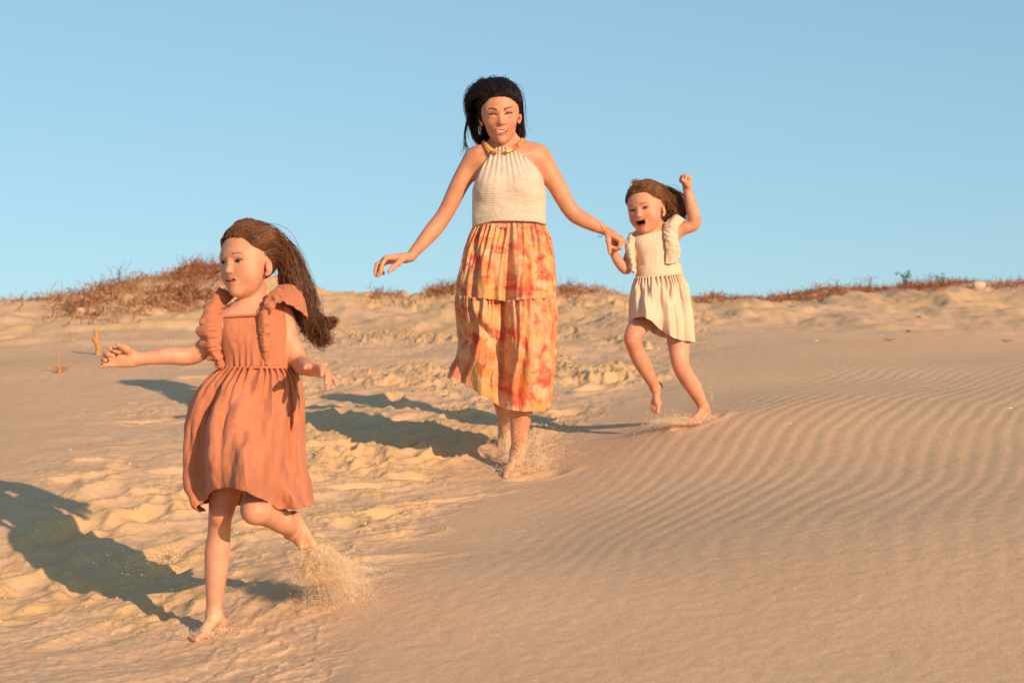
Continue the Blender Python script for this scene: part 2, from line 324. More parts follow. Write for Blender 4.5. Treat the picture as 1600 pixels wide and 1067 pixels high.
def terrain(x, y, z0=None, full=True):
    z = tps(x, y) if z0 is None else z0
    z = z+np.interp(x/np.maximum(y, 17)*FPX+800, CRX, CRZ)*sstep(11.5, 16, y)      # trims the crest line
    px, py = pxof(x, y, z)              # used only to place the trampled band on the slope
    z = z+.05*fbm(x*.5, y*.5, oct=2, seed=3)*sstep(9, 12, y)*(1-.4*sstep(14, 17, y))
    # trampled band: a strip of the slope, world-space line from lower left up to the crest
    lim = np.interp(py, [440, 520, 600, 680, 760, 900, 1067], [1180, 1100, 1030, 880, 740, 590, 470])
    tramp = 1-sstep(-60, 70, px-lim+40*vnoise(x*2, y*2, seed=9))
    low = sstep(-150, 300, px-np.interp(py, [440, 560, 700, 800, 1067], [380, 330, 60, -100, -500]))
    tramp = tramp*(.12+.88*low)
    beh = 1-sstep(18.5, 20, y); tramp = tramp*beh
    lump = fbm(x*4, y*4, oct=4, seed=11)
    nf = sstep(5.2, 8.5, y); z = z+tramp*((.003+.008*nf)*lump+(.006+.006*nf)*fbm(x*1.5, y*1.5, oct=2, seed=5)-(.004+.007*nf)*np.abs(fbm(x*3.1, y*3.1, oct=3, seed=31)))
    # wind-combed streaks running up the slope
    st = fbm((x*math.cos(.95)-y*math.sin(.95))*7, (x*math.sin(.95)+y*math.cos(.95))*1.3, oct=3, seed=33); z = z+tramp*(1-.5*nf)*.006*st
    # crusty broken patches
    cr = sstep(.36, .70, fbm(x*1.1+3, y*1.1, oct=3, seed=21)+.02+.42*sstep(7.2, 9.5, y))*tramp
    ch = fbm(x*11, y*11, oct=5, seed=23, gain=.66)
    z = z+cr*.013*np.maximum(ch, -.2)*(.7+1.3*sstep(7.5, 12, y))
    # small scale roughness
    z = z+tramp*.0016*fbm(x*45, y*45, oct=2, seed=41)
    rg = 1-np.abs(fbm(x*16+5, y*16, oct=3, seed=43)); z = z+tramp*.0042*sstep(.55, 1.0, rg)*sstep(-.3, .5, fbm(x*1.9, y*1.9, oct=2, seed=45))
    # ripples on the right
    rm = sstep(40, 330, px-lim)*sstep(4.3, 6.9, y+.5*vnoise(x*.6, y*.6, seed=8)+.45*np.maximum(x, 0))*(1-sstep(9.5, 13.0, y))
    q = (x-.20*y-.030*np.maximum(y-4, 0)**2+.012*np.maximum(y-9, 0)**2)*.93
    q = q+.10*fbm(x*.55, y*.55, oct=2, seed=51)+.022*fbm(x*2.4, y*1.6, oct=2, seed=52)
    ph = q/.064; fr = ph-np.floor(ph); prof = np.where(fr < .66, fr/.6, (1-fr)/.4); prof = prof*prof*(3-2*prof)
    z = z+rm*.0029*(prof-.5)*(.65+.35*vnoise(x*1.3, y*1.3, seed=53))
    z = z+(1-tramp)*.006*fbm(x*1.1, y*1.1, oct=3, seed=61)+.0009*fbm(x*30, y*30, oct=2, seed=62)
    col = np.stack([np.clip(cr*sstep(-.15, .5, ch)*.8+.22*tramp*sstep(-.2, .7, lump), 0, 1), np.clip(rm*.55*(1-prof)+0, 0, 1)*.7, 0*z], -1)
    dd = 0
    for (cx, cy, L, W, dp, h) in prints:
        mk = (np.abs(x-cx) < .5) & (np.abs(y-cy) < .5)
        if not mk.any(): continue
        dx = x[mk]-cx; dy = y[mk]-cy; a = (dx*math.sin(h)+dy*math.cos(h))/(L*.5); b = (dx*math.cos(h)-dy*math.sin(h))/(W*.5)
        r = np.sqrt(a*a+b*b)+.15*vnoise(x[mk]*14, y[mk]*14, seed=71)
        z[mk] += dp*(.42+.58*float(np.clip((cy-5.5)/2.5, 0, 1)))*(-np.exp(-(r**3)*.9)+.38*np.exp(-((r-1.45)/.38)**2))
        col[mk, 0] = np.clip(col[mk, 0]+.35*np.exp(-((r-1.35)/.4)**2), 0, 1)
    # scree and humps just below the crest
    far = sstep(11.5, 15.5, y)*beh; lf = 1-sstep(3.2, 4.6, x-.12*(y-14))
    z = z+far*(.35+.65*lf)*(.05*fbm(x*.9, y*.7, oct=3, seed=81)+.03*fbm(x*4, y*3, oct=3, seed=82))
    # terraces below the left scrub
    bm = sstep(-4.6, -3.8, x)*(1-sstep(-2.2, -1.6, x))*sstep(12.2, 13, y)*(1-sstep(15, 16, y))
    z = z+bm*.03*(vnoise(x*1.2, y*7, seed=91))
    col[..., 0] = np.clip(col[..., 0]+far*sstep(-.1, .6, fbm(x*1.6, y*1.2, oct=3, seed=83))*(.25+.5*lf)+bm*.5*sstep(0, .6, vnoise(x*1.5, y*8, seed=92)), 0, 1)
    return z, col
NR, NC = 980, 1060
s_ = np.linspace(1/3.6, 1/21.0, NR); dr = 1/s_
dr = np.concatenate([np.linspace(-4, 3.4, 40), dr, 21*np.exp(np.linspace(.03, 3.4, 50))])
uc = np.linspace(-.27, .27, NC); ext = .27+np.linspace(0, 1, 70)[1:]**2*2.2+np.linspace(0, .05, 70)[1:]
uc = np.concatenate([-ext[::-1], uc, ext])
D_, U_ = np.meshgrid(dr, uc, indexing='ij'); GX = U_*(np.maximum(D_, 0)*1.0+1.2+.0*D_); GX = np.where(D_ < 0, U_*3.5, GX*1.0); GX = U_*np.where(D_ > 0, D_+1.2, 1.2)*1.12
GY = D_.copy()
z0 = tps(GX, GY); GZ, gcol = terrain(GX, GY, z0)
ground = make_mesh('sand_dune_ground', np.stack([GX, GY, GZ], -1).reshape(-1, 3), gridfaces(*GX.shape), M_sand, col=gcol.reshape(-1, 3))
tag(ground, 'pale sand dune slope with footprints and wind ripples', 'sand', kind='structure')
def gz(x, y):
    z, _ = terrain(np.array([float(x)]), np.array([float(y)])); return float(z[0])
def ghit(px, py):
    ds = np.arange(3.4, 23, .01)
    P = (at(px, py, 1.0)-np.array([0, 0, CAMZ]))[None]*ds[:, None]+np.array([0, 0, CAMZ])
    z, _ = terrain(P[:, 0].copy(), P[:, 1].copy()); k = np.nonzero(P[:, 2] < z)[0]
    return P[k[0]] if len(k) else P[-1]
# ------------------------------------------------------------------ implicit bodies -> one continuous mesh
def unit(v): v = np.asarray(v, float); return v/(np.linalg.norm(v)+1e-12)
class Body:
    def __init__(s): s.p = []
    def cone(s, a, b, ra, rb, k=.01, sub=False, flat=None):
        """tapered capsule; flat=(axis, factor): squash the section along axis by factor"""
        s.p.append(('c', np.asarray(a, float), np.asarray(b, float), ra, rb, k, sub, flat)); return s
    def ell(s, c, r, M=None, k=.01, sub=False):
        s.p.append(('e', np.asarray(c, float), np.asarray(r, float), np.eye(3) if M is None else np.asarray(M, float), None, k, sub, None)); return s
    def chain(s, P, Rr, k=.01, sub=5):
        Q = np.column_stack([np.array(P), np.array(Rr)]); n = (len(P)-1)*sub+1; Q = catmull(Q, n)
        s.p.append(('h', Q[:, :3], Q[:, 3], None, None, k, False, None)); return s
    def bounds(s):
        lo, hi = [], []
        for q in s.p:
            if q[6]: continue
            if q[0] == 'h': m = q[2].max(); lo.append(q[1].min(0)-m); hi.append(q[1].max(0)+m)
            elif q[0] == 'c': m = max(q[3], q[4]); lo.append(np.minimum(q[1], q[2])-m); hi.append(np.maximum(q[1], q[2])+m)
            else: m = q[2].max(); lo.append(q[1]-m); hi.append(q[1]+m)
        return np.min(lo, 0), np.max(hi, 0)
    def __call__(s, P, far=.05):
        d = np.full(len(P), far)
        for t, a, b, ra, rb, k, sub, flat in s.p:
            if t == 'h': m = b.max(); lo = a.min(0)-m; hi = a.max(0)+m
            elif t == 'c': m = max(ra, rb); lo = np.minimum(a, b)-m; hi = np.maximum(a, b)+m
            else: m = b.max(); lo = a-m; hi = a+m
            mg = far+k if not sub else k
            msk = np.all((P > lo-mg) & (P < hi+mg), axis=1)
            if not msk.any(): continue
            Q = P[msk]
            if t == 'h':
                dd = np.full(len(Q), 9.)
                for i in range(len(a)-1):
                    A0 = a[i]; ab = a[i+1]-A0; h = np.clip(((Q-A0)@ab)/(ab@ab+1e-12), 0, 1)
                    dd = np.minimum(dd, np.linalg.norm(Q-A0-h[:, None]*ab, axis=1)-(b[i]+(b[i+1]-b[i])*h))
            elif t == 'c':
                if flat is not None:
                    ax, fc = flat; ax = unit(ax)
                    Q = Q+((Q-a)@ax)[:, None]*ax*(1/fc-1); bb = b+((b-a)@ax)*ax*(1/fc-1)
                else: bb = b
                ab = bb-a; L2 = ab@ab+1e-12; h = np.clip(((Q-a)@ab)/L2, 0, 1)
                dd = np.linalg.norm(Q-a-h[:, None]*ab, axis=1)-(ra+(rb-ra)*h)
                if flat is not None: dd = dd*min(1, max(flat[1], .6))
            else:
                q = (Q-a)@ra.T
                k0 = np.linalg.norm(q/b, axis=1); k1 = np.linalg.norm(q/(b*b), axis=1)+1e-9
                dd = k0*(k0-1)/k1
                dd = np.where(k0 < 1e-3, -b.min(), dd)
            e = d[msk]
            if sub: dd = -dd; h = np.maximum(k-np.abs(e-dd), 0)/k; d[msk] = np.maximum(e, dd)+h*h*k*.25
            else: h = np.maximum(k-np.abs(e-dd), 0)/k; d[msk] = np.minimum(e, dd)-h*h*k*.25
        return d
def surface_net(fn, lo, hi, h, n=8):
    lo = np.asarray(lo)-2*h; hi = np.asarray(hi)+2*h
    bs = n*h; nb = np.ceil((hi-lo)/bs).astype(int)
    I = np.stack(np.meshgrid(*[np.arange(k) for k in nb], indexing='ij'), -1).reshape(-1, 3)
    cen = lo+(I+.5)*bs
    dc = fn(cen); I = I[np.abs(dc) < bs*1.35+.004]
    off = np.stack(np.meshgrid(*[np.arange(n+1)]*3, indexing='ij'), -1).reshape(-1, 3)
    vals = np.empty((len(I), (n+1)**3))
    for c in range(0, len(I), 1500):
        g = (I[c:c+1500, None]*n+off[None]).reshape(-1, 3)
        vals[c:c+1500] = fn(lo+g*h).reshape(-1, (n+1)**3)
    D = vals.reshape(-1, n+1, n+1, n+1); S = D < 0
    cnt = sum(S[:, a:n+a, b:n+b, c:n+c].astype(np.int8) for a in (0, 1) for b in (0, 1) for c in (0, 1))
    B, x, y, z = np.nonzero((cnt > 0) & (cnt < 8))
    acc = np.zeros((len(B), 3)); num = np.zeros(len(B))
    for ax in range(3):
        for u in (0, 1):
            for v in (0, 1):
                o0 = [0, 0, 0]; oth = [i for i in range(3) if i != ax]; o0[oth[0]] = u; o0[oth[1]] = v; o1 = list(o0); o1[ax] = 1
                d0 = D[B, x+o0[0], y+o0[1], z+o0[2]]; d1 = D[B, x+o1[0], y+o1[1], z+o1[2]]
                m = (d0 < 0) != (d1 < 0); t = np.where(m, d0/(d0-d1+1e-20), 0)
                pnt = np.tile(np.array(o0, float), (len(B), 1)); pnt[:, ax] += t
                acc += pnt*m[:, None]; num += m
    G = I[B]*n+np.stack([x, y, z], -1)
    V = lo+(G+acc/num[:, None])*h
    dim = nb*n+2
    key = lambda g: (g[:, 0]*dim[1]+g[:, 1])*dim[2]+g[:, 2]
    ks = key(G); order = np.argsort(ks); ks = ks[order]
    F = []
    for ax in range(3):
        sl = [slice(0, n)]*3; a = S[:, :n, :n, :n]; s2 = [slice(0, n)]*3; s2[ax] = slice(1, n+1); b = S[(slice(None), *s2)]
        B2, x, y, z = np.nonzero(a != b); g = I[B2]*n+np.stack([x, y, z], -1); inside = a[B2, x, y, z]
        o1, o2 = [(1, 2), (2, 0), (0, 1)][ax]
        q = []
        for du, dv in ((0, 0), (1, 0), (1, 1), (0, 1)):
            gg = g.copy(); gg[:, o1] -= du; gg[:, o2] -= dv
            kk = key(gg); p = np.clip(np.searchsorted(ks, kk), 0, len(ks)-1); ok = ks[p] == kk
            q.append(np.where(ok, order[p], -1))
        q = np.stack(q, -1); q = np.where(inside[:, None], q, q[:, ::-1]); F.append(q[(q >= 0).all(1)])
    return V, np.concatenate(F)
def split(V, F, sel):
    A = F[sel]; n = len(V); e = np.sort(np.stack([A, np.roll(A, -1, 1)], -1).reshape(-1, 2), 1)
    ky = e[:, 0].astype(np.int64)*n+e[:, 1]; uq, first, inv = np.unique(ky, return_index=True, return_inverse=True)
    mid = (V[e[first, 0]]+V[e[first, 1]])/2; M = inv.reshape(-1, 4)+n; c = np.arange(len(A))+n+len(uq)
    Q = [np.stack([A[:, i], M[:, i], c, M[:, i-1]], -1) for i in range(4)]
    return np.concatenate([V, mid, V[A].mean(1)]), np.concatenate([F[~sel]]+Q)
def relax(V, F, it=2, lam=.5):
    for _ in range(it):
        acc = np.zeros_like(V); num = np.zeros(len(V))
        for i in range(4):
            a = F[:, i]; b = F[:, (i+1) % 4]
            np.add.at(acc, a, V[b]); np.add.at(num, a, 1); np.add.at(acc, b, V[a]); np.add.at(num, b, 1)
        V = V+lam*(acc/np.maximum(num, 1)[:, None]-V)
    return V
def frame(yaw, pitch, roll):
    """head axes: r (image right), f (where the face points), u (crown)."""
    r = np.array([math.cos(yaw), -math.sin(yaw), 0]); f = np.array([-math.sin(yaw), -math.cos(yaw), 0]); u = np.array([0, 0, 1.])
    f, u = f*math.cos(pitch)-u*math.sin(pitch), u*math.cos(pitch)+f*math.sin(pitch)
    # roll in the picture plane: crown tips to image left for positive roll
    c, s = math.cos(roll), math.sin(roll)
    M = np.array([[c, 0, -s], [0, 1, 0], [s, 0, c]])
    return M@r, M@f, M@u
class Head:
    def __init__(s, c, H, yaw, pitch, roll): s.c = np.asarray(c, float); s.H = H; s.r, s.f, s.u = frame(yaw, pitch, roll); s.M = np.array([s.r, s.f, s.u])
    def w(s, x, y, z): return s.c+s.H*(x*s.r+y*s.f+z*s.u)
    def loc(s, P): return (P-s.c)@s.M.T/s.H
def head_prims(b, hd, kind):
    H = hd.H; M = hd.M; W = hd.w
    child = kind != 'woman'
    def e(c, r, k=.06, sub=False, rot=0, roty=0):
        MM = M
        if rot: cc, ss = math.cos(rot), math.sin(rot); MM = np.array([[cc, ss, 0], [-ss, cc, 0], [0, 0, 1]])@M
        if roty: cc, ss = math.cos(roty), math.sin(roty); MM = np.array([[cc, 0, ss], [0, 1, 0], [-ss, 0, cc]])@MM
        b.ell(W(*c), np.array(r)*H, MM, k*H, sub)
    def c(a, q, ra, rb, k=.03, sub=False): b.cone(W(*a), W(*q), ra*H, rb*H, k*H, sub)
    e((0, -.07, .12), (.345 if child else .315, .41, .375), .01)
    e((0, .10, .02), (.262 if not child else .315, .27, .33), .12)                        # forehead and face block
    if child:
        e((0, .12, -.17), (.285, .245, .275), .10)
        for s in (-1, 1): e((s*.15, .18, -.17), (.125, .12, .13), .10)
        e((0, .17, -.34), (.16, .16, .12), .10); e((0, .28, -.40), (.075, .06, .06), .08)
    else:
        e((0, .13, -.14), (.222, .235, .28), .09)
        for s in (-1, 1): e((s*.140, .225, -.105), (.085, .085, .075), .06); e((s*.135, .04, -.25), (.07, .15, .10), .08)
        e((0, .18, -.34), (.125, .15, .11), .09); e((0, .29, -.41), (.068, .06, .055), .06)
    # sockets, brow, eyeballs and lids
    for s in (-1, 1):
        e((s*.125, .40, .005), (.075, .055, .045), .07, True)
        ex = .125 if not child else .142
        c((s*.09, .335, .085), (s*.20, .28, .085), .026 if not child else .016, .022, .06)
        e((s*ex, .285 if not child else .275, .0), (.062, .070, .055), .015)
        if kind == 'woman':
            c((s*.075, .345, -.035), (s*.175, .315, -.035), .016, .014, .03)
    # nose
    if child:
        c((0, .33, .02), (0, .385, -.105), .020, .036, .06); e((0, .398, -.118), (.042, .042, .036), .03)
        for s in (-1, 1): e((s*.040, .365, -.13), (.028, .034, .025), .02)
    else:
        c((0, .335, .04), (0, .40, -.11), .022, .034, .055); e((0, .412, -.125), (.042, .040, .034), .03)
        for s in (-1, 1): e((s*.045, .37, -.135), (.030, .036, .026), .02)
    for s in (-1, 1): e((s*.022, .385, -.158), (.013, .016, .010), .008, True)
    # mouth
    mz = -.245
    if kind == 'girl_talk':
        e((0, .315, mz), (.10, .07, .07), .05)
        c((-.10, .325, mz+.002), (-.018, .372, mz+.026), .009, .016, .02); c((-.018, .372, mz+.026), (.018, .372, mz+.026), .016, .016, .02); c((.018, .372, mz+.026), (.10, .325, mz+.002), .016, .009, .02)
        c((-.06, .338, mz-.026), (0, .355, mz-.034), .016, .020, .02); c((.06, .338, mz-.026), (0, .355, mz-.034), .016, .020, .02)
        c((-.065, .365, mz-.001), (.065, .365, mz-.001), .012, .012, .008, True)
    elif kind == 'girl_laugh':
        e((0, .30, mz-.02), (.13, .08, .09), .05)
        c((-.10, .32, mz+.035), (0, .362, mz+.022), .014, .016, .02); c((.10, .32, mz+.035), (0, .362, mz+.022), .014, .016, .02)
        c((-.085, .315, mz-.02), (0, .34, mz-.085), .016, .020, .02); c((.085, .315, mz-.02), (0, .34, mz-.085), .016, .020, .02)
        e((0, .34, mz-.022), (.085, .14, .048), .012, True)
        e((0, .27, mz-.055), (.055, .07, .028), .01)
    else:
        e((0, .305, mz), (.12, .07, .07), .05)
        pt = [(-.125, .295, mz+.030), (-.07, .34, mz+.004), (0, .362, mz-.004), (.07, .34, mz+.004), (.125, .295, mz+.030)]
        for i in range(4): c(pt[i], pt[i+1], .012, .012, .02)
        pl = [(-.115, .295, mz+.012), (-.06, .335, mz-.042), (0, .352, mz-.058), (.06, .335, mz-.042), (.115, .295, mz+.012)]
        for i in range(4): c(pl[i], pl[i+1], .015, .017, .02)
        e((0, .37, mz-.022), (.095, .030, .024), .010, True)
    # ears
    for s in (-1, 1):
        zz = -.10 if child else -.06; xx = .35 if child else .305
        e((s*xx, -.03, zz), (.032, .085, .105), .02, rot=-s*.35); e((s*(xx+.026), -.012, zz+.012), (.022, .046, .065), .012, True, rot=-s*.35)
        e((s*(xx-.01), .01, zz-.09), (.025, .035, .032), .02)
def paint_head(hd, V, N_, col, kind):
    q = hd.loc(V); x, y, z = q[:, 0], q[:, 1], q[:, 2]
    near = (np.abs(x) < .5) & (y > .08) & (y < .6) & (z > -.6) & (z < .6)
    def put(m, c, a=1.0):
        m = (np.clip(m, 0, 1)*near*a)[:, None]; col[:] = col*(1-m)+np.array(c)*m
    skin = col[0].copy()
    # rosy cheeks, nose tip
    for s in (-1, 1): put(np.exp(-(((x-s*.17)/.10)**2+((z+.15)/.09)**2)), (.62, .20, .12), .38)
    put(np.exp(-((x/.05)**2+((z+.12)/.045)**2)), (.56, .19, .12), .3)
    # brows
    bc = (.075, .035, .02) if kind != 'woman' else (.02, .012, .01)
    for s in (-1, 1):
        ch = kind != 'woman'; t = (s*x-(.075 if ch else .055))/(.135 if ch else .14); zc = (.100+.016*np.sin(np.clip(t, 0, 1)*2.8)-.010*t) if ch else (.076+.022*np.sin(np.clip(t, 0, 1)*2.6)+.012*t)
        th = (.013 if ch else .017)*(1-.55*np.clip(t, 0, 1)); put(sstep(1.35, .7, np.abs(z-zc)/th)*(t > 0)*(t < 1), bc, .65 if kind != 'woman' else .95)
    # eyes
    ho, gx, gz_ = {'girl_talk': (.0165, -.006, -.006), 'girl_laugh': (.014, 0, -.002), 'woman': (.0065, 0, 0)}[kind]
    for s in (-1, 1):
        dx = (s*x-(.142 if kind != 'woman' else .125)); w_ = .062 if kind != 'woman' else .058
        tilt = .10*dx+(.010 if kind == 'woman' else 0)*(1-(dx/.06)**2)
        dz = z-.002-tilt; e = 1-(dx/w_)**2; inside = (np.abs(dz) < ho*np.maximum(e, 0)) & (np.abs(dx) < w_)
        put(inside.astype(float), (.62, .52, .46))
        rr = np.sqrt((x-s*(.142 if kind != 'woman' else .125)-gx)**2+(dz-gz_)**2); put(inside*sstep(.037, .032, rr), (.035, .015, .009)); put(inside*sstep(.016, .011, rr), (.004, .003, .003))
        up = ho*np.maximum(e, 0); ins = np.abs(dx) < w_*1.1
        put(sstep(.014 if kind != 'woman' else .019, .006, np.abs(dz-up-.004))*ins, (.018, .009, .007), .95)
        put(sstep(.007, .003, np.abs(dz+up+.001))*ins, (.10, .045, .03), .6)
        put(sstep(.008, .003, np.abs(dz-up-.024))*(np.abs(dx) < w_*.95), (.30, .12, .07), .55)
    # mouth
    mz = -.245
    dark = (.055, .008, .006)
    if kind == 'girl_talk':
        w_ = .108; e = np.sqrt(np.maximum(1-(x/w_)**2, 0)); 
        put(sstep(1.15, .85, np.abs(z-mz)/(.044*e+1e-4))*(np.abs(x) < w_)*(y > .2), (.52, .11, .08), .8)
        put(sstep(1.2, .8, np.abs(z-mz+.001)/(.0150*e+1e-4))*(np.abs(x) < .085), dark)
        put(sstep(1.2, .8, np.abs(z-mz-.009)/(.006))*(np.abs(x) < .05), (.55, .46, .38), .8)
    elif kind == 'girl_laugh':
        zt = mz+.022+.10*x*x/.01*.13; w_ = .112; e = np.sqrt(np.maximum(1-(x/w_)**2, 0))
        top = mz+.024+1.9*x*x; bot = mz-.086+5.2*x*x
        lip = sstep(.024, .008, z-top)*sstep(.034, .012, bot-z)*sstep(w_, w_*.8, np.abs(x)); put(lip*(y > .2), (.52, .11, .08), .8)
        ins = sstep(.003, -.003, z-top+.002)*sstep(-.003, .003, z-bot-.008)*sstep(.106, .098, np.abs(x)); put(ins, dark)
        put(ins*((x/.055)**2+((z-mz+.056)/.030)**2 < 1), (.50, .08, .06))
    else:
        top = mz+.002+2.0*x*x; bot = mz-.048+4.6*x*x; w_ = .125
        lip = sstep(.022, .006, z-top)*sstep(.032, .010, bot-z)*sstep(w_, w_*.8, np.abs(x)); put(lip*(y > .2), (.52, .09, .07), .9)
        ins = sstep(.003, -.003, z-top+.003)*sstep(-.003, .003, z-bot-.004)*sstep(.108, .098, np.abs(x))
        put(ins, (.12, .02, .015)); put(ins*sstep(-.003, .003, z-bot-.017)*sstep(.092, .082, np.abs(x)), (.82, .76, .70))
        for s in (-1, 1): put(sstep(.012, .004, np.abs(np.hypot(x, (z+.27)*1.0)-.155))*(s*x > .09)*(z > -.27)*(z < -.14), (.42, .17, .09), .45)
def hand(b, Wp, Dv, Nv, s, side, curls, spread=.12, thumb=(.6, .35, .3), k=.004, rf=1.0, info=None):
    """Wp wrist, Dv wrist->knuckles, Nv palm normal (fingers curl towards it), s wrist-to-tip length."""
    D = unit(Dv); Nn = unit(np.asarray(Nv, float)-D*(np.asarray(Nv, float)@D)); T = np.cross(D, Nn)*side
    def rot(v, a, ax): return v*math.cos(a)+np.cross(ax, v)*math.sin(a)+ax*(ax@v)*(1-math.cos(a))
    offs = [.165, .055, -.055, -.160]; kn = [.50, .52, .50, .455]; ln = [.40, .46, .43, .33]; fr = [.056, .058, .055, .048]
    if info is not None: info.append((Wp, D, Nn, T, s))
    for i in range(4):
        K = Wp+D*kn[i]*s+T*offs[i]*s
        b.cone(Wp+T*offs[i]*.55*s+D*.06*s, K, .088*s*rf, .066*s*rf, .05*s)
        cu = curls[i]; d = rot(D, -spread*offs[i]/.165*side*1.0, Nn) if spread else D
        p = K; a = 0
        for j, (l, c_) in enumerate(zip((.46, .30, .24), cu)):
            a += c_; dj = d*math.cos(a)+Nn*math.sin(a); p2 = p+dj*l*ln[i]*s
            r0 = fr[i]*s*rf*(1, .93, .86)[j]; r1 = fr[i]*s*rf*(.93, .86, .74)[j]
            b.cone(p, p2, r0, r1, k*.9 if j == 0 else .003); p = p2
    b.cone(Wp-D*.05*s, Wp+D*.25*s, .105*s*rf, .12*s*rf, .08*s, flat=(Nn, .75))
    p = Wp+T*.10*s+D*.10*s; out, fl, cc = thumb
    d = unit(D*.55+T*out+Nn*fl); p2 = p+d*.24*s; b.cone(p, p2, .085*s*rf, .070*s*rf, .05*s)
    d = unit(d+Nn*cc*.6+D*.35); p3 = p2+d*.18*s; b.cone(p2, p3, .066*s*rf, .060*s*rf, .006)
    d = unit(d+Nn*cc*.6); b.cone(p3, p3+d*.14*s, .060*s*rf, .046*s*rf, .004)
def foot(b, A, F, U, L, side, ra, info=None):
    """A ankle, F toe direction, U up the shin, L length, side +-1 where the big toe lies (cross(F,U)*side)."""
    F = unit(F); U = unit(np.asarray(U, float)-F*(np.asarray(U, float)@F)); T = np.cross(F, U)*side
    w = lambda f, t, u: A+L*(f*F+t*T+u*U)
    b.cone(w(0, 0, .02), w(-.13, 0, -.15), ra, .120*L, .10*L); b.ell(w(-.15, 0, -.175), np.array([.125, .11, .10])*L, np.array([F, T, U]), .06*L)
    b.cone(w(.0, .01, -.04), w(.38, .05, -.17), .125*L, .085*L, .08*L); b.cone(w(-.10, -.04, -.18), w(.36, -.10, -.215), .085*L, .065*L, .06*L)
    b.cone(w(.36, .10, -.20), w(.48, .10, -.215), .082*L, .070*L, .06*L); b.cone(w(.34, -.02, -.20), w(.50, -.02, -.225), .075*L, .056*L, .05*L)
    b.cone(w(.40, .10, -.215), w(.38, -.11, -.225), .066*L, .056*L, .05*L)
    tt = [(.115, .17, .058, .50), (.035, .16, .040, .505), (-.025, .145, .037, .49), (-.08, .13, .034, .46), (-.13, .11, .034, .42)]
    for i, (t, l, r, f0) in enumerate(tt):
        m = w(f0+l*.55, t*1.02, -.215); b.cone(w(f0-.06, t, -.21), m, r*L*.95, r*L, .012*L); b.cone(m, w(f0+l, t*1.02, -.245), r*L, r*L*.92, .008*L)
        if info is not None: info.append((w(f0+l*.9, t*1.02, -.215+.5*r), r*L))
def build_body(b, h, base, parent, skin, heads=(), tint=(), dusty=(), name='body'):
    lo, hi = b.bounds(); V, F = surface_net(b, lo, hi, h)
    V = relax(V, F, 1, .35)
    for hd, kind in heads:
        for _ in range(2):
            q = hd.loc(V); m = (np.abs(q[:, 0]) < .30) & (q[:, 1] > .14) & (q[:, 1] < .5) & (q[:, 2] > -.40) & (q[:, 2] < .16)
            V, F = split(V, F, m[F].all(1))
    col = np.tile(np.array(skin, float), (len(V), 1))
    m = .5+.5*fbm(V[:, 0]*9, V[:, 1]*9, V[:, 2]*9, oct=3, seed=5)*.6; col *= (.95+.1*m)[:, None]
    mot = fbm(V[:, 0]*34, V[:, 1]*34, V[:, 2]*34, oct=3, seed=15); col *= 1+np.stack([.05*mot, .09*mot, .10*mot], -1)
    for (p, r) in dusty:           # sand stuck to the skin
        d = np.linalg.norm((V-p)*np.array([1, 1, .8]), axis=1)/r; k = np.exp(-d*d*d)*sstep(-.25, .45, fbm(V[:, 0]*90, V[:, 1]*90, V[:, 2]*70, oct=3, seed=17)+.35*(1-d)); col = col*(1-.75*k[:, None])+np.array([.66, .45, .27])*.75*k[:, None]
    for (p, r, c, a) in tint:
        d = np.linalg.norm(V-p, axis=1)/r; k = np.exp(-d*d)[:, None]*a; col = col*(1-k)+np.array(c)*k
    for hd, kind in heads: paint_head(hd, V, None, col, kind)
    return make_mesh(name, V, F, M_skin, base, parent, col=col)
# hair ------------------------------------------------------------
def strands(guides, n, seed, r0=.0008, r1=.0003, k=16, spread=.01, wave=.004, wf=3.0, groups=None, clump=.5, lenvar=.25):
    """guides: list of lists of 3D points in order; every strand runs between two neighbours."""
    g = np.random.default_rng(seed); G = np.array([catmull(q, k) for q in guides]); m = len(G)
    u = g.random(n)*(m-1)-1e-6; u = np.clip(u, 0, m-1.001)
    nl = max(6, n//70); lid = g.integers(nl, size=n); lu = g.random(nl)*(m-1); lo_ = g.normal(size=(nl, 1, 3))*spread*1.6
    if clump: u = np.clip(u*(1-clump)+lu[lid]*clump+g.normal(size=n)*.08, 0, m-1.001)
    i = u.astype(int); f = (u-i)[:, None, None]; P = G[i]*(1-f)+G[i+1]*f
    t = np.linspace(0, 1, k)[None, :, None]
    off = g.normal(size=(n, 1, 3))*spread; P = P+off*(.25+.75*t)*(1-.55*clump*t)+lo_[lid]*clump*t**1.5
    ph = g.random((n, 1, 3))*6.28; fr = wf*(1+.4*g.normal(size=(n, 1, 1))); P = P+wave*t*np.sin(ph+t*fr*6.28)
    ci = g.random(nl)[lid]*6.28; P = P+(wave*1.6*t)*np.sin(ci[:, None, None]+t*wf*4+np.array([0, 2.1, 4.2])[None, None])
    L = 1-lenvar*g.random((n, 1))
    tt = np.linspace(0, 1, k)[None]*L*(k-1); j = np.minimum(tt.astype(int), k-2); ff = (tt-j)[..., None]
    ar = np.arange(n)[:, None]; P = P[ar, j]*(1-ff)+P[ar, j+1]*ff
    return P, g.random(n)
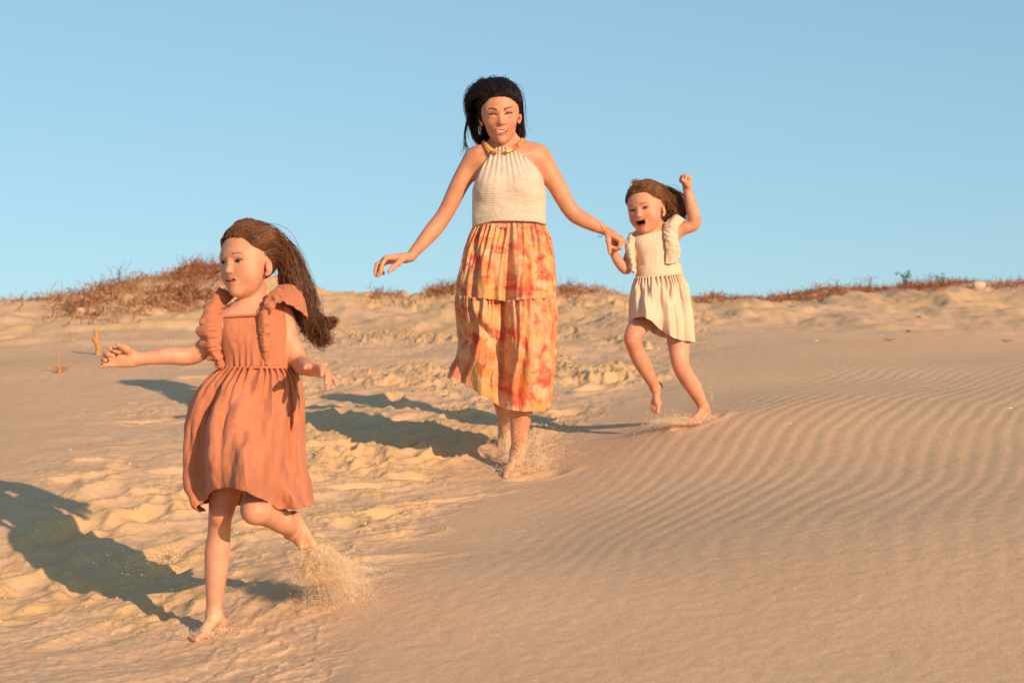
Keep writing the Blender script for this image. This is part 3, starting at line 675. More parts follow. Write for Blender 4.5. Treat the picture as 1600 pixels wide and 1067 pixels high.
def combed(hd, n, seed, front, grow=.022, k=9, r=(.352, .418, .383), c=(0, -.07, .12), arc=(.5, 1.6), side=.35, lift=.05, phi=(-.1, 2.6), sweep=0.):
    """locks lying on the skull, swept from the hairline towards the back."""
    g = np.random.default_rng(seed); out = []
    while sum(len(o) for o in out) < n:
        m = n; a = g.uniform(phi[0], phi[1], m); x = g.uniform(-.985, .985, m)
        t = np.linspace(0, 1, k)[None]; A = a[:, None]+t*g.uniform(*arc, (m, 1)); X = x[:, None]+sweep*t*(1-x[:, None]**2)*g.uniform(.5, 1.3, (m, 1))+.10*side*np.sin(t*3+g.random((m, 1))*6)*(1-x[:, None]**2)
        X = np.clip(X, -.995, .995); s_ = np.sqrt(1-X*X); gr = 1.010+lift*np.sin(np.clip(t*1.5, 0, 1.4)*2)*g.random((m, 1))**1.7*1.6+.03*sstep(0, .5, t)
        q = np.stack([X*r[0]*gr+c[0], np.cos(A)*s_*r[1]*gr+c[1], np.sin(A)*s_*r[2]*gr+c[2]], -1)
        f0 = front(q[:, 0]); fa = front(q.reshape(-1, 3)).reshape(q.shape[:2]); q = np.array(c)+(q-np.array(c))*(1+grow/.375*sstep(0, .16, -fa)[..., None]); ok = (f0 < g.uniform(-.02, .022, m)) & (f0 > -.5) & (A[:, -1] < 4.0); out.append(q[ok])
    q = np.concatenate(out)[:n]; P = hd.c+hd.H*(q@hd.M)
    ph = q[:, 0, 0]*30; col = .5+.5*vnoise(ph, q[:, 0, 2]*4, seed=seed); return P, np.clip(col*.7+.3*g.random(len(q)), 0, 1)
def hair_mesh(name, sets, mat, base, parent):
    VV, FF, CC = [], [], []; o = 0
    for P, c, r0, r1 in sets:
        n, k, _ = P.shape; V, F = tubes(P, np.full(n, r0), np.full(n, r1)); VV.append(V); FF.append(F+o); o += len(V)
        cc = np.repeat(c, k*3); CC.append(np.stack([cc]*3, -1))
    return make_mesh(name, np.concatenate(VV), np.concatenate(FF), mat, base, parent, col=np.concatenate(CC))
def scalp(hd, front, r=(.352, .418, .383), c=(0, -.07, .12), grow=.022):
    """hair mass lying on the skull: shell over the cranium behind the hairline `front`(x,z)->y."""
    def fn(P):
        q = hd.loc(P); p = q-np.array(c); rr = np.array(r); k0 = np.linalg.norm(p/rr, axis=1); k1 = np.linalg.norm(p/(rr*rr), axis=1)+1e-9
        d = k0*(k0-1)/k1
        fr_ = front(q); d = d-grow*sstep(0, .16, -fr_)
        st = .008*vnoise(np.arctan2(q[:, 0], q[:, 2]+.1)*14, q[:, 1]*3, seed=3); d = d-st
        return np.maximum(d, fr_+.030)*hd.H
    lo = hd.c-.62*hd.H; hi = hd.c+.62*hd.H
    V, F = surface_net(fn, lo, hi, hd.H*.014); V = relax(V, F, 3, .5); return V, F
# cloth -----------------------------------------------------------
def solid(o, th, off=0):
    m = o.modifiers.new('thickness', 'SOLIDIFY'); m.thickness = th; m.offset = off; return o
def skirt(name, mat, base, parent, D0, ys, Ls, Rs, depth, waist_y, hem_front, hem_back, folds, nt_=150, na=420, bumps=(), th=.0016, warp=.0, uvs=1.0, t0=0.0, t1=1.0, cry=None, wr=.004, seed=0):
    """lofted cloth tube. silhouettes as photo coordinates turned into metres at depth D0; depth: (ys, half-depths in m, centre offsets in m)."""
    th_ = np.linspace(0, 2*math.pi, na, endpoint=False)[None, :]; t = np.linspace(t0, t1, nt_)[:, None]
    cx_, sn = np.cos(th_), np.sin(th_)
    wy = np.interp(cx_, [-1, 0, 1], waist_y)
    hf = np.interp(cx_, *hem_front); hb = np.interp(cx_, *hem_back); wf = sstep(-.25, .25, sn); hy = hf*wf+hb*(1-wf)
    y = wy+(hy-wy)*t
    L = np.interp(y, ys, Ls); Rr = np.interp(y, ys, Rs); cx = (L+Rr)/2; rx = (Rr-L)/2
    dep = np.interp(y, depth[0], depth[1]); cen = np.interp(y, depth[0], depth[2])
    f = folds(th_, t)
    x = cx+rx*cx_*(1+f*.6*np.abs(sn)*.3); dd = cen-dep*sn-np.sign(sn)*np.abs(sn)**.5*f*.058
    x = x-cx_*np.maximum(0, 0)+f*7*cx_*np.abs(sn)
    for (bx, by, sx, sy, am) in bumps: dd = dd-am*np.exp(-((x-bx)/sx)**2-((y-by)/sy)**2)*sstep(-.1, .5, sn)
    Dp = D0+dd
    xx = (x-800)/FPX*D0; yy = (533.5-y)/FPX*D0      # real-size section at the figure's own distance
    G = np.stack([xx, Dp*cp-yy*sp, CAMZ+Dp*sp+yy*cp], -1)
    # drag the wrinkles along the surface
    Nn = grid_normals(G); w_ = wr*(fbm(G[..., 0]*26+seed, G[..., 1]*20, G[..., 2]*9, oct=3, seed=seed+3))*sstep(0, .25, t)
    s = np.sign((Nn*(G-G.mean(1, keepdims=True))).sum(-1, keepdims=True)); G = G+Nn*s*w_[..., None]
    UV = np.stack([np.broadcast_to(th_/(2*math.pi)*1.3, y.shape)*uvs, t*1.0+0*y], -1)
    F = gridfaces(nt_, na, wrap=True)
    o = make_mesh(name, G.reshape(-1, 3), F, mat, base, parent, uv=UV.reshape(-1, 2)); return solid(o, th)
def loft(name, mat, base, parent, lines, D0, n=120, m=14, amp=.006, freq=18, seed=0, th=.0018, ampf=None, scallop=0):
    """strip of cloth through several polylines (px,py,dd); gathered at the first line, rippling at the last."""
    Ls = np.array([catmull(np.array([P3(D0, *p) for p in l]), n) for l in lines])
    G = np.array([catmull(Ls[:, j], m) for j in range(n)]).transpose(1, 0, 2)
    Nn = grid_normals(G); s = np.linspace(0, 1, n)[None, :]; v = np.linspace(0, 1, m)[:, None]
    hi = np.sin(2*math.pi*(freq*2.2*s+1.6*vnoise(s*freq*.5, 0*s, seed=seed)))*np.exp(-v/.5)*.42
    lo = np.sin(2*math.pi*(freq*.55*s+1.1*vnoise(s*freq*.25+seed, 0*s, seed=seed)+.3*v))*(.6+.6*vnoise(s*freq*.5, v*.7, seed=seed+7))*v
    wv = (hi+lo)/(v**.8+.15)+.3*vnoise(s*freq*1.5, v*2, seed=seed+8)
    a = amp*(v**.8)*(.7+.5*vnoise(s*6, 0*s+3, seed=seed+5))
    G = G+Nn*(wv*a+amp*.5*fbm(s*22+0*v, v*3+0*s, oct=3, seed=seed+9))[..., None]
    UV = np.stack([s+0*v, v*.2+0*s], -1)
    o = make_mesh(name, G.reshape(-1, 3), gridfaces(m, n), mat, base, parent, uv=UV.reshape(-1, 2)); return solid(o, th)
def P3(D0, px, py, dd=0):
    """a joint in metres: photo column/row read at the figure's distance D0, moved dd metres away from the lens."""
    xx = (px-800)/FPX*(D0+dd); yy = (533.5-py)/FPX*(D0+dd); d = D0+dd
    return np.array([xx, d*cp-yy*sp, CAMZ+d*sp+yy*cp])
def sd_poly(P, poly):
    poly = np.asarray(poly, float); d = np.full(len(P), 1e9); s = np.ones(len(P)); n = len(poly); j = n-1
    for i in range(n):
        e = poly[j]-poly[i]; w_ = P-poly[i]; bb = w_-e*np.clip((w_@e)/(e@e), 0, 1)[:, None]; d = np.minimum(d, (bb**2).sum(1))
        c1 = P[:, 1] >= poly[i][1]; c2 = P[:, 1] < poly[j][1]; c3 = e[0]*w_[:, 1] > e[1]*w_[:, 0]
        fl = (c1 & c2 & c3) | (~c1 & ~c2 & ~c3); s = np.where(fl, -s, s); j = i
    return s*np.sqrt(d)
def garment(name, mat, base, parent, torso, off, poly_px, D0, h, disp=None, round_=.004):
    """cloth shell following the torso, cut by an outline in the figure's own front plane."""
    poly = np.array([[P3(D0, a, b_)[0], P3(D0, a, b_)[2]] for a, b_ in poly_px])
    def fn(P):
        d = torso(P, far=.06)-off
        if disp is not None: d = d-disp(P)
        q = sd_poly(P[:, [0, 2]], poly); k = round_; hh = np.maximum(k-np.abs(d-q), 0)/k; return np.maximum(d, q)+hh*hh*k*.25
    lo, hi = torso.bounds(); V, F = surface_net(fn, lo-off-.01, hi+off+.01, h); V = relax(V, F, 1, .4)
    return make_mesh(name, V, F, mat, base, parent)
# ------------------------------------------------------------------ people
def thumbside(D, Nn, want):
    D = unit(D); Nn = unit(np.asarray(Nn, float)-D*(np.asarray(Nn, float)@D)); return 1 if np.cross(D, Nn)@np.asarray(want, float) > 0 else -1
def hand_(b, Wp, D, Nn, s, want, curls, **k): hand(b, Wp, D, Nn, s, thumbside(D, Nn, want), curls, **k)
def foot_(b, A, F, U, L, want, ra, info=None): foot(b, A, F, U, L, thumbside(F, U, want), ra, info)
NAIL = (.66, .33, .24)
def hairline(q, fz=.0, fwd=0):
    z = q[:, 2]; x = np.abs(q[:, 0])
    yh = np.interp(z, [-.5, -.35, -.12, -.02, .08, .18, .26+fz, .31+fz, .38+fz, .6], [-.22, -.2, -.12, -.03, .06, .11, .155, .24, .33, .6])
    yh = yh+.13*sstep(.12, .28, x)*sstep(.10, .18, z)*(1-sstep(.30, .36, z))
    yh = yh+fwd*sstep(-.05, .05, z)*(1-sstep(.30, .36, z))
    return q[:, 1]-yh-.02*vnoise(q[:, 0]*18, q[:, 2]*18, seed=4)
SK = (.64, .298, .184); BL = (.60, .20, .12)
# ============ girl in the terracotta dress (nearest) ============
D1 = 5.0; q1 = lambda x, y, dd=0: P3(D1, x, y, dd); m1 = D1/FPX
base1 = q1(333, 990); base1[2] -= .02
p1 = empty('person', base1)
tag(p1, 'young girl in terracotta ruffled dress running barefoot in the foreground, brown hair blowing', 'person')
hd1 = Head(q1(388, 409, 0), 115*m1, R(37), R(5), R(1))
t1 = Body()
t1.ell(q1(396, 535, .01), (.080, .062, .095), k=.03).ell(q1(400, 590, .01), (.076, .060, .075), k=.04).ell(q1(404, 650, .02), (.088, .072, .085), k=.05)
t1.cone(q1(366, 508, -.01), q1(424, 496, .03), .034, .034, .05)
b1 = Body(); b1.p += t1.p
b1.cone(q1(399, 448, .02), q1(386, 494, .01), .028, .031, .03); b1.cone(q1(396, 478, .02), q1(358, 502, 0), .018, .026, .03); b1.cone(q1(396, 480, .02), q1(432, 490, .03), .018, .026, .03)
b1.chain([q1(353, 511, -.02), q1(330, 535, -.02), q1(300, 555, -.02), q1(262, 556, -.04), q1(214, 561, -.06)], [.030, .0255, .0235, .0215, .0150], .02)
hand_(b1, q1(211, 561, -.06), (-.93, -.25, .10), (.05, -1, -.15), .118, (0, 0, 1), [(1.3, 1.3, .8), (1.0, 1.0, .6), (.7, .8, .4), (.35, .5, .3)], spread=.22, thumb=(.45, .75, .5), rf=1.08)
b1.chain([q1(437, 492, .03), q1(452, 530, .02), q1(468, 568, .0), q1(476, 572, -.07), q1(483, 577, -.125)], [.031, .026, .0235, .0225, .0170], .02)
hand_(b1, q1(483, 577, -.13), (.62, -.62, -.10), (-.35, -.25, -.85), .118, (-.6, -.6, .3), [(.35, .3, .2), (.5, .4, .2), (.7, .4, .3), (.3, .3, .2)], spread=.3, thumb=(.7, .25, .2), rf=1.08)
b1.chain([q1(380, 668, .02), q1(358, 740, -.01), q1(345, 803, -.02), q1(342, 835, -.005), q1(339, 872, 0), q1(334, 957, 0)], [.066, .048, .0305, .0285, .0315, .0175], .02)
b1.ell(q1(345, 804, -.045), (.020, .014, .022), k=.02)
toes1 = []
foot_(b1, q1(334, 961, 0), (-.50, -.84, -.22), (.05, .1, 1), .142, (1, -.3, 0), .0185, toes1)
b1.chain([q1(424, 672, .03), q1(408, 735, -.05), q1(399, 796, -.12)], [.060, .044, .0320], .02)
b1.chain([q1(399, 797, -.125), q1(425, 806, -.04), q1(440, 814, 0), q1(455, 828, .09)], [.0325, .031, .031, .019], .02)
b1.ell(q1(396, 803, -.145), (.017, .012, .018), k=.02)
foot_(b1, q1(456, 830, .095), (.36, .30, -.86), (-.55, -.75, .1), .158, (-.8, .3, -.3), .020, toes1)
head_prims(b1, hd1, 'girl_talk')
b1_tint = [(q1(345, 804, -.05), .035, (.62, .23, .14), .45), (q1(396, 805, -.15), .035, (.62, .23, .14), .5), (q1(300, 556, 0), .03, (.62, .23, .14), .35)]+[(p, r*1.1, (.64, .25, .17), .6) for p, r in toes1]
build_body(b1, .0021, base1, p1, SK, [(hd1, 'girl_talk')], b1_tint, [(q1(318, 990, -.06), .055), (q1(476, 885, .12), .085), (q1(334, 965, 0), .03)])
# dress
t1c = Body(); t1c.p += t1.p
def dsp1(P):
    z0 = q1(400, 574)[2]; a = np.arctan2(P[:, 0]-q1(400, 540)[0], -(P[:, 1]-5.0))
    return .0035*np.sin(a*26+2*vnoise(a*3, P[:, 2]*10))*np.exp(-np.maximum(P[:, 2]-z0, 0)/.035)+.0035*fbm(P[:, 0]*22+3*P[:, 2], P[:, 1]*20, P[:, 2]*9, oct=3, seed=14)
bod1 = garment('bodice', M_terra, base1, p1, t1c, .008, [(342, 499), (370, 494), (403, 492), (408, 474), (444, 468), (449, 520), (458, 577), (343, 577), (339, 540)], D1, .0024, dsp1)
# neckline piping
pp = catmull(np.array([q1(343, 499, -.03), q1(358, 495, -.058), q1(382, 493, -.062), q1(404, 492, -.055)]), 30)
V, F = tubes(pp[None], [.0026], [.0026], 6); make_mesh('neckline_piping', V, F, M_terra, base1, bod1)
def folds1(th, t):
    n = 1.2*vnoise(th*2.0/1.0, t*1.5+0*th, seed=33)
    g = .22*np.cos(36*th+4*vnoise(th*3, t*2, seed=34))*np.exp(-t/.16)
    l = .34*np.cos(7*th+n*2.2+2.0*t)*sstep(0, .4, t)+.22*np.cos(13*th-1.5*n-3*t)*sstep(0, .3, t)*(1-.5*t)+.14*np.cos(19*th+2*n)*sstep(.0, .2, t)*(1-t)
    return (g+l)*(.8+.4*vnoise(th*1.6, t*2+5, seed=35))
sk1 = skirt('skirt', M_terra, base1, p1, D1, [572, 584, 600, 630, 670, 720, 760, 785, 800], [346, 330, 315, 300, 290, 286, 290, 301, 320], [455, 465, 471, 473, 472, 473, 481, 488, 491],
            ([572, 600, 650, 700, 800], [.072, .10, .125, .14, .15], [.01, .01, .015, .02, .03]), [574, 571, 573],
            ([-1, -.93, -.75, -.55, -.37, -.05, .19, .38, .53, .75, 1], [788, 797, 782, 765, 757, 752, 758, 775, 791, 791, 788]), ([-1, -.6, 0, .4, 1], [790, 800, 792, 797, 788]),
            folds1, bumps=[(402, 740, 34, 75, .10), (350, 735, 22, 70, .045), (440, 730, 14, 60, -.01)], wr=.0065, seed=2)
# waist seam
a_ = np.linspace(0, 2*math.pi, 80)
ws = np.array([q1(400+55*math.cos(u), 574, .01-.0785*math.sin(u)) for u in a_]); V, F = tubes(ws[None], [.0035], [.0035], 6); make_mesh('waist_seam', V, F, M_terra, base1, sk1)
loft('shoulder_ruffle', M_terra, base1, bod1, [[(367, 462, .05), (352, 480, .0), (347, 498, -.045), (343, 527, -.058), (347, 553, -.056), (352, 573, -.045)],
     [(352, 452, .03), (337, 475, -.02), (330, 500, -.06), (325, 527, -.075), (334, 556, -.07), (347, 575, -.05)],
     [(343, 449, .02), (325, 474, -.02), (312, 500, -.05), (311, 530, -.05), (325, 557, -.05), (343, 577, -.045)]], D1, amp=.0085, freq=11, seed=1)
loft('shoulder_ruffle', M_terra, base1, bod1, [[(411, 490, -.062), (414, 471, -.045), (424, 455, -.01), (440, 447, .03), (456, 452, .075), (462, 470, .09)],
     [(420, 486, -.078), (428, 462, -.05), (446, 450, -.015), (468, 452, .03), (480, 472, .075), (476, 495, .095)],
     [(421, 492, -.08), (435, 472, -.065), (455, 478, -.04), (474, 490, -.005), (482, 505, .05), (470, 522, .08)]], D1, amp=.0075, freq=9, seed=4, m=20)
loft('front_ruffle', M_terra, base1, bod1, [[(402, 489, -.062), (404, 515, -.066), (407, 540, -.062), (412, 570, -.055)], [(412, 484, -.078), (413, 512, -.078), (414, 542, -.072), (415, 570, -.06)], [(420, 486, -.074), (421, 513, -.068), (421, 545, -.062), (419, 571, -.055)]], D1, amp=.004, freq=8, seed=8)
# hair
sc = scalp(hd1, hairline)
hw = hd1.w
V, F = sc; hcap = make_mesh('hair', V, F, M_hair1, base1, p1, col=np.tile([[.22, .22, .22]], (len(V), 1)))
G1 = [[hw(-.30, .12, .24), hw(-.30, -.1, .36), hw(-.18, -.42, .32), q1(452, 402, .12), q1(474, 448, .14), q1(482, 484, .13), q1(492, 512, .12)],
      [hw(-.12, .27, .33), hw(-.14, .02, .51), hw(-.05, -.40, .45), q1(458, 393, .10), q1(480, 445, .11), q1(490, 492, .10), q1(512, 505, .09)],
      [hw(.06, .28, .34), hw(.07, .0, .53), hw(.08, -.38, .44), q1(456, 398, .07), q1(478, 446, .07), q1(487, 490, .08), q1(508, 512, .06)],
      [hw(.18, .22, .30), hw(.22, -.05, .45), hw(.25, -.36, .32), q1(456, 412, .05), q1(474, 455, .05), q1(483, 500, .05), q1(498, 520, .03)],
      [hw(.27, .15, .20), hw(.34, -.08, .30), hw(.34, -.33, .2), q1(452, 422, .03), q1(468, 458, .03), q1(476, 500, .05), q1(486, 528, .03)],
      [hw(.325, .07, .10), hw(.38, -.10, .16), hw(.35, -.30, .06), q1(444, 430, .03), q1(458, 458, .05), q1(472, 495, .08), q1(484, 520, .07)],
      [hw(.34, -.05, .02), hw(.38, -.18, .0), hw(.33, -.30, -.10), q1(438, 442, .05), q1(448, 462, .07), q1(462, 488, .10), q1(474, 508, .1)]]
S = []
P, c = combed(hd1, 7500, 7, hairline, lift=.045, sweep=.38); S.append((P, c, .0009, .0007))
P, c = strands(G1, 8500, 1, k=14, spread=.0045, wave=.006, wf=1.4, lenvar=.45, clump=.55); S.append((P, c, .0009, .0005))
P, c = strands([[g[3]]+[q+np.array([.0, 0, 0]) for q in g[4:]]+[g[-1]+np.array([.008, 0, -.012]), g[-1]+np.array([.014, 0, .004])] for g in G1[:6]], 420, 31, spread=.008, wave=.011, wf=2.2, lenvar=.2, clump=.85); S.append((P, c, .0010, .0005))
P, c = strands(G1, 260, 2, spread=.013, wave=.012, wf=1.8, lenvar=.2, clump=.2); S.append((P, c, .0007, .0004))
P, c = strands([[hw(-.2, -.3, -.05), q1(372, 470, .07), q1(360, 482, .03), q1(350, 495, -.02)], [hw(-.1, -.3, -.15), q1(376, 470, .06), q1(366, 478, .02), q1(356, 486, -.02)]], 160, 3, spread=.005, wave=.004); S.append((P, c, .001, .0005))
P, c = strands([[hw(-.28, .2, .28), q1(357, 372, .0), q1(362, 354, 0), q1(380, 344, .02), q1(402, 347, .04), q1(425, 368, .07)], [hw(-.18, .26, .34), q1(366, 360, .0), q1(375, 349, 0), q1(395, 345, .02), q1(415, 354, .04), q1(440, 378, .08)]], 90, 5, spread=.002, wave=.003); S.append((P, c, .0009, .0005))
P, c = strands([[hw(.1, -.4, .4), q1(470, 400, .08), q1(486, 430, .08), q1(492, 458, .07), q1(486, 485, .06)], [hw(.1, -.4, .3), q1(468, 420, .08), q1(488, 450, .08), q1(496, 480, .07), q1(484, 500, .06)]], 10, 6, spread=.003, wave=.004); S.append((P, c, .0009, .0006))
hair_mesh('hair_strands', S, M_hair1, base1, hcap)
M_stud = simple('earring_metal', (.8, .7, .5), .2)
# ============ woman ============
D2 = 7.5; q2 = lambda x, y, dd=0: P3(D2, x, y, dd); m2 = D2/FPX
base2 = q2(808, 738); base2[2] -= .02
p2 = empty('person', base2)
tag(p2, 'smiling woman with black hair in cream halter top and long orange printed skirt', 'person')
hd2 = Head(q2(781, 178, -.02), 98*m2, R(-2), R(13), R(4))
t2 = Body()
t2.ell(q2(795, 292, .01), (.118, .088, .15), k=.04).ell(q2(796, 350, .01), (.112, .082, .10), k=.06).ell(q2(795, 405, .01), (.145, .105, .13), k=.07)
t2.cone(q2(757, 248, .0), q2(832, 245, .0), .040, .040, .06)
t2.ell(q2(770, 292, -.055), (.055, .045, .055), k=.05).ell(q2(819, 291, -.055), (.055, .045, .055), k=.05)
b2 = Body(); b2.p += t2.p
b2.cone(q2(786, 205, .015), q2(790, 240, .02), .043, .048, .03)
b2.cone(q2(789, 226, .03), q2(752, 245, .015), .024, .030, .05); b2.cone(q2(789, 226, .03), q2(832, 242, .015), .024, .030, .05)
for s in (-1, 1): b2.cone(q2(791+s*6, 243, -.052), q2(791+s*42, 238, -.03), .007, .007, .02)
b2.chain([q2(741, 250, .01), q2(720, 285, .015), q2(696, 333, .02), q2(674, 363, .0), q2(641, 401, -.03)], [.042, .036, .031, .031, .0175], .03)
hand_(b2, q2(638, 403, -.03), (-.95, -.15, -.10), (-.15, -.2, -1), .172, (0, -1, 0), [(.95, .25, .15), (.55, .65, .3), (.5, .8, .4), (.6, .9, .4)], spread=.2, thumb=(.35, .55, .2), rf=.92)
b2.chain([q2(845, 248, .01), q2(867, 285, .02), q2(893, 330, .02), q2(915, 345, .01), q2(945, 360, .0)], [.042, .036, .031, .029, .0185], .03)
hand_(b2, q2(946, 360, .0), (.84, -.12, -.52), (-.35, .30, -.9), .140, (-.2, -1, -.2), [(1.1, 1.2, .8), (1.2, 1.2, .8), (1.2, 1.2, .9), (1.2, 1.2, .9)], spread=.05, thumb=(.3, .7, .5), rf=1.0)
b2.chain([q2(820, 425, .0), q2(826, 490, -.08), q2(825, 548, -.13), q2(820, 590, -.08), q2(815, 632, -.05), q2(809, 703, .0)], [.085, .068, .050, .045, .046, .0235], .03)
toes2 = []
foot_(b2, q2(809, 706, .0), (-.12, -.90, -.30), (.05, -.2, 1), .215, (-1, 0, 0), .024, toes2)
b2.chain([q2(775, 425, .02), q2(780, 500, .05), q2(783, 570, .10), q2(784, 610, .22), q2(789, 660, .36)], [.085, .066, .048, .044, .022], .03)
foot_(b2, q2(789, 663, .37), (.02, -.55, -.80), (0, -.7, .5), .20, (1, 0, 0), .024, toes2)
head_prims(b2, hd2, 'woman')
build_body(b2, .0026, base2, p2, (.62, .272, .155), [(hd2, 'woman')], [(p, r*1.1, (.62, .23, .15), .5) for p, r in toes2]+[(q2(696, 334, 0), .04, (.60, .22, .12), .3), (q2(893, 331, 0), .04, (.60, .22, .12), .3)], [(q2(806, 732, -.08), .08), (q2(790, 690, .3), .12), (q2(809, 690, 0), .06)])
def dsp2(P):
    xc = q2(786, 240)[0]; zt = q2(786, 237)[2]; dz = np.maximum(zt-P[:, 2], 0)
    ph = (P[:, 0]-xc)/(.0105+.07*dz); return .0055*np.cos(ph*2*math.pi*.8)*np.exp(-dz/.055)*(P[:, 1] < 7.5)+.004*fbm(P[:, 0]*9, P[:, 1]*9, P[:, 2]*16, oct=3, seed=24)+.006*np.exp(-dz/.03)
t2c = Body(); t2c.p += t2.p; t2c.ell(q2(795, 305, .01), (.136, .090, .19), k=.03).ell(q2(795, 340, .01), (.137, .094, .12), k=.03)
top2 = garment('halter_top', M_knit, base2, p2, t2c, .010, [(770, 237), (778, 233), (792, 233), (801, 237), (822, 250), (838, 265), (848, 280), (853, 300), (853, 353), (832, 351), (770, 351), (738, 357), (738, 300), (742, 287), (755, 262), (767, 244)], D2, .0030, dsp2)
# neck strap, printed
for i, pl in enumerate(([(752, 223, .0), (757, 229, -.045), (765, 236, -.075), (779, 240, -.092)], [(821, 219, .0), (815, 226, -.045), (807, 233, -.075), (793, 239, -.092)])):
    loft('neck_strap', M_strap, base2, top2, [pl, [(a+(1 if i == 0 else -1)*2.2, b_-2.4, c_-.003) for a, b_, c_ in pl], [(a+(1 if i == 0 else -1)*4.6, b_-4.2, c_) for a, b_, c_ in pl]], D2, n=40, m=6, amp=.0004, freq=3, seed=i, th=.001)
def folds2(th, t):
    n = vnoise(th*2.0, t*1.2+0*th, seed=43)
    return .14*np.cos(46*th+3*vnoise(th*3, t*2, seed=44))*np.exp(-t/.5)+.15*np.cos(17*th+n*2.5+t)*(.3+.7*t)+.11*np.cos(27*th-2*n)*(.4+.6*t)+.14*np.cos(9*th+n)
def folds3(th, t):
    n = vnoise(th*2.0, t*1.5+0*th, seed=53)
    return .15*np.cos(52*th+4*vnoise(th*4, t*2, seed=54))*np.exp(-t/.25)+.30*np.cos(7*th+n*3+1.5*t)*sstep(0, .4, t)+.15*np.cos(15*th-2.4*n-1.5*t)*sstep(0, .3, t)+.07*np.cos(29*th+2*n)
sk2 = skirt('skirt', M_print, base2, p2, D2, [349, 358, 370, 400, 440, 470], [741, 737, 731, 722, 714, 712], [850, 855, 860, 865, 869, 869],
            ([349, 380, 430, 470], [.098, .125, .15, .165], [.01]*4), [353, 351, 352], ([-1, 0, 1], [463, 472, 465]), ([-1, 0, 1], [463, 460, 465]), folds2, nt_=110, na=600,
            bumps=[(828, 470, 26, 60, .05), (768, 450, 24, 50, .02), (795, 470, 10, 60, -.04)], wr=.003, seed=5)
skirt('lower_tier', M_print, base2, sk2, D2, [460, 480, 500, 530, 560, 580, 592, 610, 640], [711, 711, 713, 718, 712, 703, 699, 703, 706], [869, 870, 871, 869, 868, 867, 866, 863, 859],
            ([460, 500, 560, 640], [.160, .175, .185, .19], [.01, .01, .02, .03]), [462, 471, 464],
            ([-1, -.8, -.56, -.3, -.12, .06, .4, .86, 1], [590, 594, 604, 618, 628, 637, 640, 642, 636]), ([-1, -.5, 0, .5, 1], [590, 586, 604, 625, 636]), folds3, nt_=170, na=640,
            bumps=[(826, 550, 28, 90, .085), (784, 545, 11, 120, -.09), (750, 520, 22, 60, .03), (730, 590, 20, 25, -.03)], wr=.005, seed=9)
ws = np.array([q2(795+54.5*math.cos(u), 351.5+1.5*math.cos(u), .01-.099*math.sin(u)) for u in a_])
loft('waistband', M_print, base2, sk2, [[(795+54*math.cos(u), 349, .01-.10*math.sin(u)) for u in np.linspace(0, 2*math.pi, 40)], [(795+55*math.cos(u), 353, .01-.103*math.sin(u)) for u in np.linspace(0, 2*math.pi, 40)], [(795+55*math.cos(u), 357, .01-.102*math.sin(u)) for u in np.linspace(0, 2*math.pi, 40)]], D2, n=200, m=5, amp=.001, freq=30)
# hair
hl2 = lambda q: hairline(q, -.07, .05)
sc = scalp(hd2, hl2, r=(.325, .418, .383), grow=.030); V, F = sc
hcap2 = make_mesh('hair', V, F, M_hair2, base2, p2, col=np.tile([[.3, .3, .3]], (len(V), 1))); hw = hd2.w
G2 = [[hw(-.20, .26, .27), hw(-.42, .12, .26), hw(-.50, -.05, .12), q2(735, 186, .05), q2(738, 208, .07), q2(750, 229, .08)],
      [hw(-.10, .30, .33), hw(-.36, .10, .44), hw(-.50, -.12, .26), q2(734, 180, .07), q2(742, 208, .09), q2(757, 229, .10)],
      [hw(-.05, .30, .36), hw(-.22, .05, .53), hw(-.40, -.25, .38), q2(742, 182, .10), q2(752, 208, .12), q2(765, 228, .12)],
      [hw(.02, .30, .37), hw(-.05, -.02, .56), hw(-.15, -.40, .38), q2(762, 182, .14), q2(768, 208, .14), q2(776, 226, .13)],
      [hw(.06, .30, .36), hw(.15, .0, .53), hw(.18, -.38, .35), q2(800, 182, .14), q2(803, 205, .13), q2(804, 222, .12)],
      [hw(.10, .29, .34), hw(.26, .08, .42), hw(.33, -.20, .24), q2(811, 182, .10), q2(812, 202, .10), q2(813, 220, .09)],
      [hw(.19, .24, .27), hw(.325, .10, .22), hw(.35, -.06, .06), q2(814, 186, .07), q2(815, 204, .08), q2(816, 217, .08)]]
S = []
P, c = combed(hd2, 5000, 8, hl2, .030, lift=.05, sweep=-.22, r=(.325, .418, .383)); S.append((P, c, .0013, .0010))
P, c = strands(G2, 6500, 11, k=14, spread=.006, wave=.004, wf=1.2, lenvar=.12, clump=.5); S.append((P, c, .0014, .0009))
P, c = strands(G2, 220, 12, spread=.016, wave=.010, wf=1.5, clump=.2); S.append((P, c, .0009, .0005))
P, c = strands([[hw(-.1, .0, .5), q2(762, 124, 0), q2(755, 118, .02), q2(747, 122, .03), q2(742, 132, .03)], [hw(-.12, .0, .5), q2(760, 128, 0), q2(752, 126, .02), q2(746, 134, .03), q2(744, 144, .03)], [hw(-.3, .0, .45), q2(750, 136, 0), q2(741, 136, .02), q2(736, 144, .03), q2(736, 156, .03)]], 60, 13, spread=.003, wave=.003); S.append((P, c, .0009, .0006))
P, c = strands([[hw(-.48, -.1, .1), q2(730, 184, .03), q2(726, 205, .03), q2(720, 232, .02), q2(712, 252, .02)], [hw(-.48, -.1, 0), q2(732, 190, .03), q2(728, 210, .03), q2(734, 230, .02), q2(741, 243, .02)]], 26, 14, spread=.003, wave=.003); S.append((P, c, .0010, .0006))
